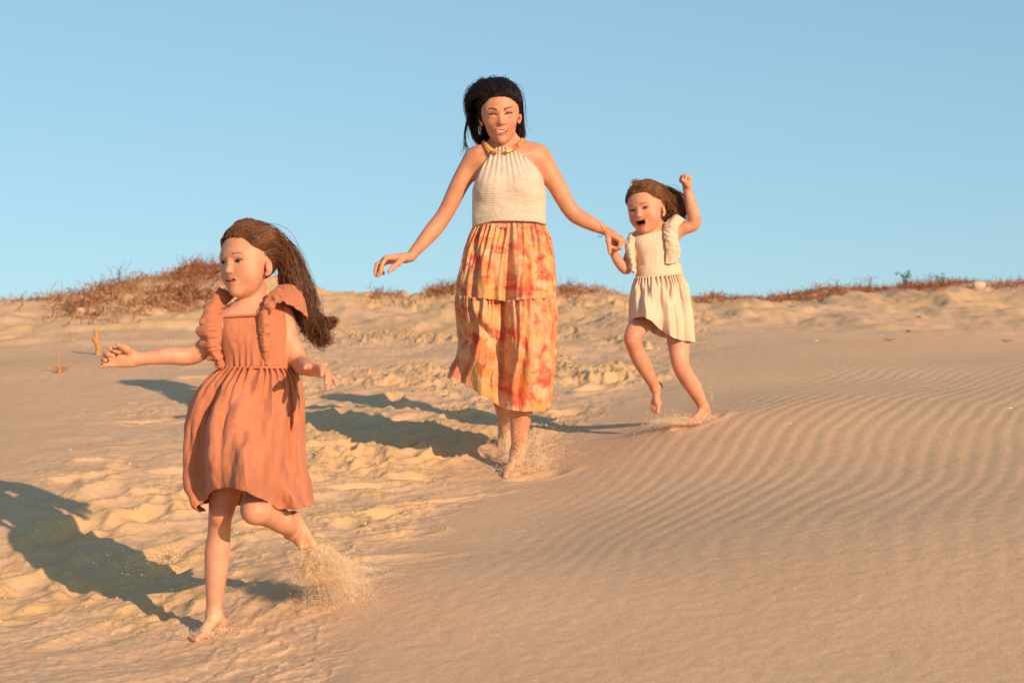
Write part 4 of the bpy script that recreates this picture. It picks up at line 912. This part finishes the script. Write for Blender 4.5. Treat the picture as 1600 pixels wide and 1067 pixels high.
P, c = strands([[hw(-.12, .29, .30), hw(-.25, .20, .20), hw(-.30, .10, .05), hw(-.33, .02, -.12), hw(-.36, -.08, -.32)], [hw(-.16, .26, .27), hw(-.29, .14, .16), hw(-.33, .02, 0), hw(-.37, -.08, -.2), hw(-.40, -.14, -.42)]], 500, 16, spread=.004, wave=.003, lenvar=.3); S.append((P, c, .0012, .0008))
P, c = strands([[hw(.14, .27, .28), hw(.255, .18, .18), hw(.29, .08, .06), hw(.30, .0, .0)], [hw(.17, .25, .25), hw(.29, .12, .14), hw(.32, .0, .0), hw(.33, -.08, -.2)]], 260, 17, spread=.004, wave=.003, lenvar=.3); S.append((P, c, .0012, .0008))
hair_mesh('hair_strands', S, M_hair2, base2, hcap2)
# earring and bracelet
ec = hd2.w(-.335, .03, -.24); a2 = np.linspace(0, 2*math.pi, 24); er = np.array([ec+np.array([.004*math.cos(u), .012*math.cos(u), .016*math.sin(u)]) for u in a2])
V, F = tubes(er[None], [.0014], [.0014], 5); make_mesh('earring', V, F, M_stud, base2, p2)
M_cord = simple('cord', (.05, .04, .05), .8)
br = np.array([q2(940+0*u, 357, 0)+.0200*(math.cos(u)*unit((-.5, 0, .85))+math.sin(u)*np.array([0, 1, 0])) for u in a2])
V, F = tubes(br[None], [.0014], [.0014], 5); brc = make_mesh('bracelet', V, F, M_cord, base2, p2)
tl = np.array([[q2(941, 367, -.018), q2(939, 371, -.018), q2(936, 369, -.018), q2(934, 371, -.02)]]); V, F = tubes(np.array([catmull(tl[0], 12)]), [.0012], [.0012], 4); make_mesh('loose_end', V, F, M_cord, base2, brc)
# ============ girl in cream dress ============
D3 = 7.6; q3 = lambda x, y, dd=0: P3(D3, x, y, dd); m3 = D3/FPX
base3 = q3(1098, 659); base3[2] -= .02
p3 = empty('person', base3)
tag(p3, 'laughing small girl in cream dress with raised fist, holding the hand of the woman', 'person')
hd3 = Head(q3(1010, 326, -.02), 79*m3, R(31), R(6), R(8))
t3 = Body()
t3.ell(q3(1025, 392, .01), (.080, .060, .085), k=.03).ell(q3(1029, 428, .01), (.078, .060, .07), k=.04).ell(q3(1036, 462, .01), (.088, .072, .08), k=.05)
t3.cone(q3(1002, 374, .0), q3(1048, 366, .02), .032, .032, .04)
b3 = Body(); b3.p += t3.p
b3.cone(q3(1020, 345, .02), q3(1022, 370, .01), .031, .033, .03); b3.cone(q3(1022, 360, .02), q3(1000, 373, 0), .017, .025, .03); b3.cone(q3(1022, 358, .02), q3(1050, 362, .02), .017, .027, .03)
b3.chain([q3(997, 377, 0), q3(985, 400, -.01), q3(979, 420, -.02), q3(968, 410, -.03), q3(958, 394, -.03)], [.027, .024, .0215, .0205, .0155], .02)
hand_(b3, q3(958, 392, -.06), (.10, .0, 1), (.35, .9, .1), .100, (1, -.3, 0), [(1.2, 1.3, .8)]*4, spread=.05, thumb=(.35, .6, .5), rf=1.12)
b3.chain([q3(1052, 361, .02), q3(1070, 356, .01), q3(1085, 348, .0), q3(1081, 324, -.01), q3(1075, 300, -.01)], [.027, .0255, .0255, .0235, .0158], .02)
hand_(b3, q3(1074, 298, -.01), (-.08, -.05, 1), (-.75, -.65, 0), .100, (.6, -.8, 0), [(1.35, 1.5, .9), (1.4, 1.5, .9), (1.4, 1.5, .9), (1.4, 1.5, .9)], spread=.05, thumb=(.3, .8, .8), rf=1.15)
b3.chain([q3(1016, 472, .0), q3(1003, 500, -.045), q3(989, 526, -.11), q3(993, 545, -.08), q3(1004, 568, -.04), q3(1023, 604, .03)], [.062, .044, .0335, .031, .031, .0185], .02)
toes3 = []
foot_(b3, q3(1024, 607, .035), (-.22, -.30, -.90), (-.45, -.75, .35), .130, (1, -.3, 0), .019, toes3)
b3.chain([q3(1056, 475, .02), q3(1060, 525, -.02), q3(1063, 568, -.05), q3(1072, 588, -.02), q3(1083, 604, .01), q3(1098, 633, .06)], [.064, .047, .0335, .032, .031, .0195], .02)
foot_(b3, q3(1100, 637, .06), (-.50, -.78, -.30), (.3, .2, 1), .140, (-.8, .3, 0), .020, toes3)
head_prims(b3, hd3, 'girl_laugh')
build_body(b3, .0022, base3, p3, SK, [(hd3, 'girl_laugh')], [(q3(989, 527, -.13), .035, (.62, .23, .14), .45), (q3(1061, 571, -.08), .035, (.62, .23, .14), .5), (q3(1086, 350, 0), .03, (.62, .23, .14), .4)]+[(p, r*1.1, (.64, .25, .17), .6) for p, r in toes3])
def dsp3(P): return .0025*fbm(P[:, 0]*34, P[:, 1]*20, P[:, 2]*9, oct=3, seed=64)
bod3 = garment('bodice', M_cream, base3, p3, t3, .008, [(990, 371), (1012, 363), (1034, 363), (1037, 350), (1054, 352), (1058, 378), (1062, 425), (993, 428), (988, 400)], D3, .0026, dsp3)
loft('waistband', M_cream, base3, bod3, [[(1028+35.5*math.cos(u), 414-2*math.cos(u), .01-.072*math.sin(u)) for u in np.linspace(0, 2*math.pi, 40)], [(1029+36.5*math.cos(u), 422-2.5*math.cos(u), .01-.076*math.sin(u)) for u in np.linspace(0, 2*math.pi, 40)], [(1030+37*math.cos(u), 433-3*math.cos(u), .01-.078*math.sin(u)) for u in np.linspace(0, 2*math.pi, 40)]], D3, n=160, m=8, amp=.0012, freq=14)
def folds4(th, t):
    n = vnoise(th*2.0, t*1.2+0*th, seed=63)
    return .18*np.cos(40*th+3*vnoise(th*3, t*2, seed=64))*np.exp(-t/.22)+.20*np.cos(9*th+n*2.2+1.2*t)*sstep(0, .4, t)+.14*np.cos(17*th-2*n)*sstep(0, .3, t)
skirt('skirt', M_cream, base3, p3, D3, [428, 446, 470, 500, 515, 535], [994, 988, 984, 983, 984, 986], [1066, 1076, 1081, 1084, 1085, 1087],
      ([428, 450, 500, 535], [.074, .095, .115, .12], [.01, .01, .01, .015]), [434, 432, 428],
      ([-1, -.85, -.67, -.4, -.18, .12, .5, 1], [504, 497, 495, 502, 513, 525, 532, 535]), ([-1, -.5, 0, .5, 1], [508, 512, 526, 531, 535]), folds4, nt_=120, na=360,
      bumps=[(1002, 490, 24, 38, .090), (1058, 505, 16, 40, .02)], wr=.003, seed=12)
loft('shoulder_ruffle', M_cream, base3, bod3, [[(994, 365, -.01), (992, 378, -.045), (992, 395, -.06), (993, 412, -.06), (994, 428, -.055)], [(988, 364, -.02), (984, 382, -.06), (985, 400, -.07), (988, 415, -.07), (991, 428, -.06)], [(983, 365, -.01), (976, 386, -.045), (980, 403, -.055), (984, 417, -.055), (988, 428, -.05)]], D3, amp=.006, freq=5, seed=21)
loft('shoulder_ruffle', M_cream, base3, bod3, [[(1040, 412, -.062), (1041, 390, -.068), (1037, 366, -.058), (1038, 353, -.03), (1044, 345, .0), (1052, 344, .04)], [(1050, 412, -.07), (1052, 390, -.078), (1048, 370, -.075), (1048, 350, -.05), (1056, 336, -.01), (1064, 341, .04)], [(1060, 410, -.045), (1063, 392, -.05), (1060, 374, -.06), (1060, 355, -.055), (1070, 345, -.02), (1073, 352, .03)]], D3, amp=.006, freq=7, seed=25, m=18)
sc = scalp(hd3, hairline); V, F = sc
hcap3 = make_mesh('hair', V, F, M_hair3, base3, p3, col=np.tile([[.25, .25, .25]], (len(V), 1))); hw = hd3.w
G3 = [[hw(-.28, .14, .25), hw(-.27, -.05, .40), hw(-.12, -.40, .36), q3(1050, 302, .06), q3(1062, 318, .08), q3(1070, 336, .08)],
      [hw(-.10, .28, .33), hw(-.12, .02, .53), hw(.0, -.40, .46), q3(1050, 300, .05), q3(1064, 312, .07), q3(1072, 330, .07)],
      [hw(.08, .27, .33), hw(.10, .0, .53), hw(.14, -.36, .42), q3(1048, 308, .04), q3(1060, 320, .05), q3(1069, 342, .05)],
      [hw(.20, .21, .29), hw(.25, -.05, .43), hw(.30, -.32, .30), q3(1046, 315, .03), q3(1056, 328, .04), q3(1064, 348, .05)],
      [hw(.28, .14, .19), hw(.35, -.08, .28), hw(.36, -.28, .14), q3(1044, 322, .02), q3(1050, 338, .04), q3(1056, 354, .06)],
      [hw(.34, .0, .08), hw(.38, -.14, .08), hw(.35, -.28, -.06), q3(1036, 338, .02), q3(1038, 350, .05), q3(1040, 358, .07)]]
S = []
P, c = combed(hd3, 5500, 9, hairline, lift=.045, sweep=.32); S.append((P, c, .0011, .0009))
P, c = strands(G3, 5500, 21, k=14, spread=.006, wave=.006, wf=1.4, lenvar=.4, clump=.6); S.append((P, c, .0011, .0007))
P, c = strands(G3, 200, 22, spread=.014, wave=.012, wf=1.8, clump=.2); S.append((P, c, .0008, .0005))
P, c = strands([[hw(-.2, .1, .42), q3(988, 290, 0), q3(984, 284, 0), q3(982, 288, 0)], [hw(.1, 0, .5), q3(995, 286, 0), q3(1000, 281, 0), q3(1008, 283, 0)]], 26, 23, spread=.004, wave=.004); S.append((P, c, .0008, .0005))
hair_mesh('hair_strands', S, M_hair3, base3, hcap3)
# ------------------------------------------------------------------ plants, sticks, stones, loose sand
def twig_mat(name, c0, c1): 
    m, t, b = newmat(name); a = N(t, 'ShaderNodeAttribute', attribute_name='Col'); sep = N(t, 'ShaderNodeSeparateColor'); t.links.new(a.outputs[0], sep.inputs[0])
    r = ramp(t, sep.outputs[0], [(0, c0), (1, c1)]); t.links.new(r.outputs[0], b.inputs['Base Color']); b.inputs['Roughness'].default_value = .9; b.inputs['Specular IOR Level'].default_value = .1
    return m
M_dry = twig_mat('dry_scrub', (.13, .045, .022), (.50, .21, .09)); M_dry2 = twig_mat('dry_straw', (.30, .15, .07), (.62, .38, .18)); M_green = twig_mat('green_leaf', (.03, .09, .03), (.10, .22, .06))
M_wood = simple('driftwood', (.50, .22, .085), .85, 60, .3, .003); M_leaf = simple('dead_leaf', (.22, .10, .05), .8, 80, .3)
M_stone = simple('pale_stone', (.55, .40, .30), .8, 40, .15, .004); M_shell = simple('white_shell', (.85, .82, .78), .5)
def scrub(name, label, px0, px1, d, h, n, seed, mat, up=.45, r=.0045, group='dry scrub along the dune crest', depth=.5, cat='shrub', back=0., crest=True):
    g = np.random.default_rng(seed)
    xs = (g.uniform(px0, px1, n)-800)/FPX*d; ys = d+back+g.normal(size=n)*depth*.5
    _g2 = np.random.default_rng(seed+1)
    if crest:
        yy = np.arange(14.5, 21, .1); ratio = xs/ys; XX = ratio[:, None]*yy[None]; zt, _ = terrain(XX.copy(), np.broadcast_to(yy, XX.shape).copy()); el_ = (zt-CAMZ)/yy[None]
        ys = yy[el_.argmax(1)]+g.normal(size=n)*depth*.5-depth*.45+back; xs = ratio*ys
    zz, _ = terrain(xs.copy(), ys.copy())
    u = (xs-xs.min())/(xs.max()-xs.min()+1e-6); env = .35+.65*np.sqrt(np.clip(4*u*(1-u), 0, 1))*(.6+.6*g.random(n))*(.75+.5*vnoise(xs*3, ys*3, seed=seed))
    a = g.random(n)*6.28; el = np.clip(g.normal(up, .45, n), -.1, 1.4); L = h*env*(1.1+.5*g.random(n))
    D = np.stack([np.cos(a)*np.cos(el), np.sin(a)*np.cos(el), np.sin(el)], -1)
    t = np.linspace(0, 1, 7)[None, :, None]; P = np.stack([xs, ys, zz-.01], -1)[:, None]+D[:, None]*L[:, None, None]*t
    P = P+L[:, None, None]*.16*t*np.sin(g.random((n, 1, 3))*6.28+t*g.uniform(3, 9, (n, 1, 1))); P[..., 2] += L[:, None]*.0-.12*L[:, None]*(t[..., 0]**2)*1.2
    V, F = tubes(P, np.full(n, r), np.full(n, r*.5)); c = np.repeat(g.random(n), 21); c = np.stack([c]*3, -1)
    base = np.array([xs.mean(), ys.mean(), zz.mean()])
    o = make_mesh(name, V, F, mat, None or (0, 0, 0), None, col=c); o.data.transform(__import__('mathutils').Matrix.Translation((-base).tolist())); o.location = base
    return tag(o, label, cat, group)
SCR = [('dry_shrub', 'low reddish dry scrub at the far left end of the crest', 5, 70, 17.6, .06, 260), ('dry_shrub', 'dry brown scrub mat on the crest left of the mound', 60, 125, 17.4, .07, 420),
       ('dry_shrub', 'tangled dry shrub on the left shoulder of the mound with an upright tuft', 118, 200, 16.9, .13, 1200), ('dry_shrub', 'straw coloured dry shrub crowning the middle of the mound', 180, 262, 16.8, .10, 1300),
       ('dry_shrub', 'dark reddish brown shrub hanging on the slope beside the face of the running girl', 222, 345, 15.5, .10, 1500), ('dry_shrub', 'brown shrub standing at the top of the mound, behind the girl', 262, 345, 16.8, .13, 1100)]
for i, (nm, lb, a, b_, d, h, n) in enumerate(SCR): scrub(nm, lb, a, b_, d, h, int(n*.62), 100+i, M_dry2 if i in (1, 3) else M_dry, depth=.6 if i not in (2, 3) else 1.7, crest=i != 4, r=.0035)
SCR2 = [('small dark tuft on the crest below the lowered hand of the woman', 572, 628, 17.8, .10, 220), ('brown dry scrub on the crest just left of the skirt of the woman', 668, 716, 16.6, .16, 340), ('dry scrub on the crest just right of the skirt of the woman', 868, 930, 17.6, .12, 420), ('pale dry scrub on the crest left of the small girl', 925, 985, 17.6, .09, 300),
        ('reddish scrub on the crest just right of the cream dress', 1084, 1150, 18.2, .11, 520), ('dry scrub filling the dip of the crest', 1145, 1215, 18.2, .08, 420), ('rust brown scrub where the crest starts to climb', 1205, 1275, 18.4, .10, 700), ('rust brown scrub on the rise left of the green sprigs', 1268, 1345, 18.6, .10, 800),
        ('rust brown scrub under the larger green sprig', 1338, 1425, 18.9, .08, 700), ('rust brown scrub on the highest rise at the right', 1418, 1500, 19.2, .11, 900), ('dry scrub near the pale stone at the right end', 1495, 1560, 19.2, .06, 380), ('dry scrub at the right edge of the picture', 1555, 1625, 19.2, .07, 400)]
for i, (lb, a, b_, d, h, n) in enumerate(SCR2): scrub('dry_shrub', lb, a, b_, d, h, n, 200+i, M_dry if i not in (3,) else M_dry2, up=.22 if i > 3 else .4, depth=.6, r=.0035)
def crest_y(px):
    yy = np.arange(14.5, 21, .05); xx = (px-800)/FPX*yy; zt, _ = terrain(xx.copy(), yy.copy()); return float(yy[((zt-CAMZ)/yy).argmax()])
for i, (a, b_, d, h, n, lb) in enumerate([(1404, 1432, 19.1, .13, 60, 'larger green leafy sprig on the crest against the sky'), (1470, 1480, 19.3, .10, 26, 'small green sprig on the highest rise of the crest'), (1352, 1364, 18.7, .12, 30, 'thin pinkish dry weed sticking up from the right crest')]):
    g = np.random.default_rng(300+i); zc = (a+b_)/2; d = crest_y(zc)-.05; x0 = (zc-800)/FPX*d; z0_ = gz(x0, d); root = empty('green_plant' if i < 2 else 'dry_weed', (x0, d, z0_)); tag(root, lb, 'plant')
    st = np.array([[[0, 0, -.02], [g.normal()*.03, g.normal()*.02, h*.5], [g.normal()*.05+(b_-a)/FPX*d*.45*s, g.normal()*.03, h*g.uniform(.7, 1.1)]] for s in np.linspace(-1, 1, 5)])
    P = np.array([catmull(q, 8) for q in st]); V, F = tubes(P+np.array([x0, d, z0_]), np.full(5, .004), np.full(5, .002)); make_mesh('stem', V, F, M_green if i < 2 else M_dry, (x0, d, z0_), root, col=np.full((len(V), 3), .3))
    if i < 2:
        LV, LF, LC = [], [], []
        for k in range(n):
            q = P[g.integers(5), g.integers(2, 8)]+g.normal(size=3)*.012; u = unit(g.normal(size=3)); v = unit(np.cross(u, g.normal(size=3))); s = g.uniform(.018, .032); o_ = len(LV)
            LV += [q, q+u*s*.5+v*s*.3, q+u*s, q+u*s*.5-v*s*.3]; LF.append([o_, o_+1, o_+2, o_+3]); LC += [[g.random()]*3]*4
        o = make_mesh('leaves', np.array(LV)+np.array([x0, d, z0_]), LF, M_green, (x0, d, z0_), root, col=np.array(LC)); solid(o, .0015)
# upright driftwood and small litter
p = ghit(152, 554); paths = [catmull(np.array([p+[0, 0, -.05], p+[.004, 0, .04], p+[-.006, 0, .10], p+[-.014, 0, .155]]), 14), catmull(np.array([p+[.0, 0, .06], p+[-.018, -.004, .085], p+[-.024, -.004, .105]]), 14)]
V, F = tubes(np.array(paths), np.array([.019, .014]), np.array([.010, .009]), 8); V = V+.004*np.stack([vnoise(V[:, 0]*60, V[:, 1]*60, V[:, 2]*40, seed=k) for k in range(3)], -1)
st = make_mesh('driftwood_stick', V, F, M_wood, p); st.location = p; tag(st, 'short forked brown stick standing upright in the sand', 'stick')
p = ghit(92, 583); g = np.random.default_rng(5); P = np.array([catmull(np.array([p, p+[s*.03, .01, .03], p+[s*.07+g.normal()*.01, .02, .05*g.uniform(.3, 1.4)]]), 8) for s in (-1, -.4, .3, .8, 1.2)]+[catmull(np.array([p, p+[0, 0, .10], p+[.004, 0, .19]]), 8)])
V, F = tubes(P, np.full(6, .005), np.full(6, .002)); o = make_mesh('dry_twig', V, F, M_wood, p); o.location = p; tag(o, 'small branched dry twig lying on bare sand at left', 'twig')
LIT = [(1390, 533, .030, 'leaf', 'dead_leaf', 'curled brown dead leaf on the smooth sand, upper right'), (1574, 535, .034, 'leaf', 'dead_leaf', 'dark dead leaf near the right edge of the sand'), (1437, 497, .026, 'leaf', 'dead_leaf', 'small dark scrap of leaf below the right crest'), (1420, 520, .030, 'leaf', 'dead_leaf', 'tiny brown twiggy leaf between the other dead leaves')]
for i, (x, y, s, cat, nm, lb) in enumerate(LIT):
    p = ghit(x, y); n = 9; u = np.linspace(-1, 1, n)[None]; v = np.linspace(-1, 1, 5)[:, None]; w_ = .36*(1-u*u)**.6
    G = np.stack([s*u*1.2+0*v, s*v*w_, .006+s*(.35*u*u+.3*v*v*w_)+0*v+0*u], -1); ang = i*1.3; c_, s_2 = math.cos(ang*.3), math.sin(ang*.3); G = G@np.array([[c_, s_2, 0], [-s_2, c_, 0], [0, 0, 1]])
    o = make_mesh(nm, (G+p).reshape(-1, 3), gridfaces(5, n), M_leaf, p); o.location = p; solid(o, .002); tag(o, lb, cat)
def pebble(name, label, cat, px, py, r, mat, seed, group=None, sx=1, sz=.7):
    p = ghit(px, py); th_ = np.linspace(0, math.pi, 14)[:, None]; ph = np.linspace(0, 2*math.pi, 22, endpoint=False)[None]
    G = np.stack([np.sin(th_)*np.cos(ph), np.sin(th_)*np.sin(ph), np.cos(th_)+0*ph], -1); G = G*(1+.28*vnoise(G[..., 0]*1.7+seed, G[..., 1]*1.7, G[..., 2]*1.7, seed=seed)[..., None])*np.array([sx, 1, sz])*r+p+np.array([0, 0, r*sz*.35])
    o = make_mesh(name, G.reshape(-1, 3), gridfaces(14, 22, True), mat, p); o.location = p; return tag(o, label, cat, group)
pebble('stone', 'pale rounded stone lodged just under the right crest', 'stone', 1529, 449, .055, M_stone, 3, sx=1.2)
pebble('stone', 'pale stone in the scrub left of the mound', 'stone', 125, 487, .035, M_stone, 5)
SH = [(226, 984, 'white shell fragment left of the planted foot of the girl'), (288, 966, 'bright shell fragment inside the leg shadow, closest to the foot'), (220, 948, 'white shell fragment beside the leg shadow'), (58, 828, 'white shell fragment at the edge of the dress shadow'), (112, 806, 'white shell fragment in the middle of the dress shadow'), (370, 832, 'white shell fragment right of the standing shin'), (110, 703, 'white shell fragment on bare sand far left'), (1377, 524, 'white shell fragment on the smooth upper right sand'), (1276, 532, 'white shell fragment below the right crest'), (1578, 638, 'white shell fragment on the ripples near the right edge'), (1234, 662, 'tiny shell fragment on the ripples right of the small girl')]
for i, (x, y, lb) in enumerate(SH): pebble('shell_fragment', lb, 'shell', x, y, .0045 if y > 650 else .006, M_shell, 20+i, 'white shell fragments scattered on the sand', sx=1.5, sz=.35)
# clods broken out of the crusty sand and grains thrown up by the feet: nobody could count them
OCT_V = np.array([[1, 0, 0], [-1, 0, 0], [0, 1, 0], [0, -1, 0], [0, 0, 1], [0, 0, -1]], float); OCT_F = np.array([[0, 2, 4], [2, 1, 4], [1, 3, 4], [3, 0, 4], [2, 0, 5], [1, 2, 5], [3, 1, 5], [0, 3, 5]])
def grains(name, label, P, r, mat, seed, smooth=False, cat='sand'):
    g = np.random.default_rng(seed); n = len(P); base = P.mean(0)
    S_ = (np.asarray(r).reshape(-1, 1, 1)*np.ones((n, 1, 1)))*(1+.4*g.normal(size=(n, 6, 1)).clip(-1, 1))*g.uniform(.6, 1.3, (n, 1, 3)); a = g.random(n)*6.28
    V = OCT_V[None]*S_; c_, s_2 = np.cos(a)[:, None], np.sin(a)[:, None]; V = np.stack([V[..., 0]*c_-V[..., 1]*s_2, V[..., 0]*s_2+V[..., 1]*c_, V[..., 2]], -1)+P[:, None]
    F = (OCT_F[None]+np.arange(n)[:, None, None]*6).reshape(-1, 3); o = make_mesh(name, V.reshape(-1, 3), F, mat, base, smooth=smooth); o.location = base; return tag(o, label, cat, kind='stuff')
g = np.random.default_rng(77); X_ = g.uniform(-3.2, 2.2, 60000); Y_ = 4.2+g.random(60000)**.8*9; zz, cc = terrain(X_.copy(), Y_.copy()); k = g.random(60000) < (cc[:, 0]**1.8)*.35
P = np.stack([X_[k], Y_[k], zz[k]-.0005], -1); grains('sand_clods', 'small clods of crusted sand over the trampled slope', P, (.0015+.0045*g.random(len(P))**2.5)*(.8+.07*P[:, 1]), M_clod, 1, smooth=True)
def cloud(c, sd, n, seed, dirv=(0, 0, 0), pw=1.0, floor=True):
    g = np.random.default_rng(seed); P = np.array(c)+g.normal(size=(n, 3))*np.array(sd)*g.random((n, 1))**pw; t = g.random((n, 1))**1.5; P = P+np.array(dirv)*t
    if floor: zz, _ = terrain(P[:, 0].copy(), P[:, 1].copy()); P = P[P[:, 2] > zz-.002]
    return P
f1 = q1(495, 880, .10)
# sand carried up by the rear foot of the nearest girl: short ballistic streaks from the toes
g = np.random.default_rng(8)
def throw(p0, ns, k, a0, a1, v0, v1, jit, seed, yy=.35, T=.26):
    g = np.random.default_rng(seed); p = np.array(p0)+g.normal(size=(ns, 1, 3))*np.array([.016, .02, .008]); a = g.uniform(a0, a1, (ns, 1)); v = g.uniform(v0, v1, (ns, 1)); t = g.random((ns, k))**.8*g.uniform(.4, 1, (ns, 1))*T; b_ = g.normal(size=(ns, 1))*yy
    P = p+np.stack([v*np.cos(a)*t, v*b_*t, v*np.sin(a)*t-4.9*t*t], -1)+g.normal(size=(ns, k, 3))*(jit*(.3+t/T))[..., None]; P = P.reshape(-1, 3)
    zz, _ = terrain(P[:, 0].copy(), P[:, 1].copy()); return P[P[:, 2] > zz-.002]
P = np.concatenate([throw(q1(488, 893, .10), 520, 130, R(25), R(100), .35, 1.18, .0035, 41), throw(q1(505, 905, .12), 160, 50, R(8), R(50), .3, .9, .003, 42)])
P2 = np.concatenate([cloud(q1(502, 902, .10), (.036, .04, .010), 30000, 9, pw=.4), cloud(q1(478, 880, .09), (.012, .025, .022), 5000, 10, pw=.4), cloud(q1(560, 888, .14), (.06, .05, .008), 3000, 11)])
grains('sand_spray', 'sand thrown up around the rear foot of the nearest girl', np.concatenate([P, P2]), (.0004+.0007*g.random(len(P)+len(P2))**2), M_spray, 2)
P = np.concatenate([cloud(q2(808, 736, -.05), (.07, .08, .016), 3500, 12), cloud(q2(842, 725, -.02), (.09, .10, .075), 2600, 13, (.02, 0, .03)), cloud(q2(790, 700, .15), (.03, .05, .12), 2600, 14), cloud(q2(800, 672, .25), (.035, .06, .09), 1800, 15), cloud(q2(838, 760, -.12), (.04, .05, .012), 900, 26), throw(q2(815, 735, -.1), 70, 45, R(20), R(110), .6, 1.9, .006, 44, T=.3)])
grains('sand_spray', 'fine sand kicked up around both feet of the woman', P, g.uniform(.0006, .0017, len(P)), M_spray, 3)
P = np.concatenate([cloud(q3(1066, 661, .0), (.075, .05, .009), 3500, 16, pw=.7), cloud(q3(1040, 659, -.02), (.07, .05, .012), 2000, 17), throw(q3(1088, 660, .03), 90, 40, R(140), R(172), .5, 1.6, .004, 43, T=.2), cloud(q3(1098, 655, .05), (.05, .05, .012), 2500, 18), cloud(q3(1112, 620, .1), (.03, .05, .08), 300, 19)])
grains('sand_spray', 'low sheet of sand flicked up by the standing foot of the small girl', P, g.uniform(.0006, .0015, len(P)), M_spray, 4)
P = np.concatenate([cloud(q1(316, 992, -.02), (.045, .04, .008), 5000, 20), cloud(q1(262, 870, .35), (.10, .1, .05), 1600, 21), cloud(q1(345, 985, 0), (.03, .03, .008), 2500, 22)])
grains('sand_spray', 'thin spray of sand around the planted foot of the nearest girl', P, g.uniform(.0006, .0014, len(P)), M_spray, 5)
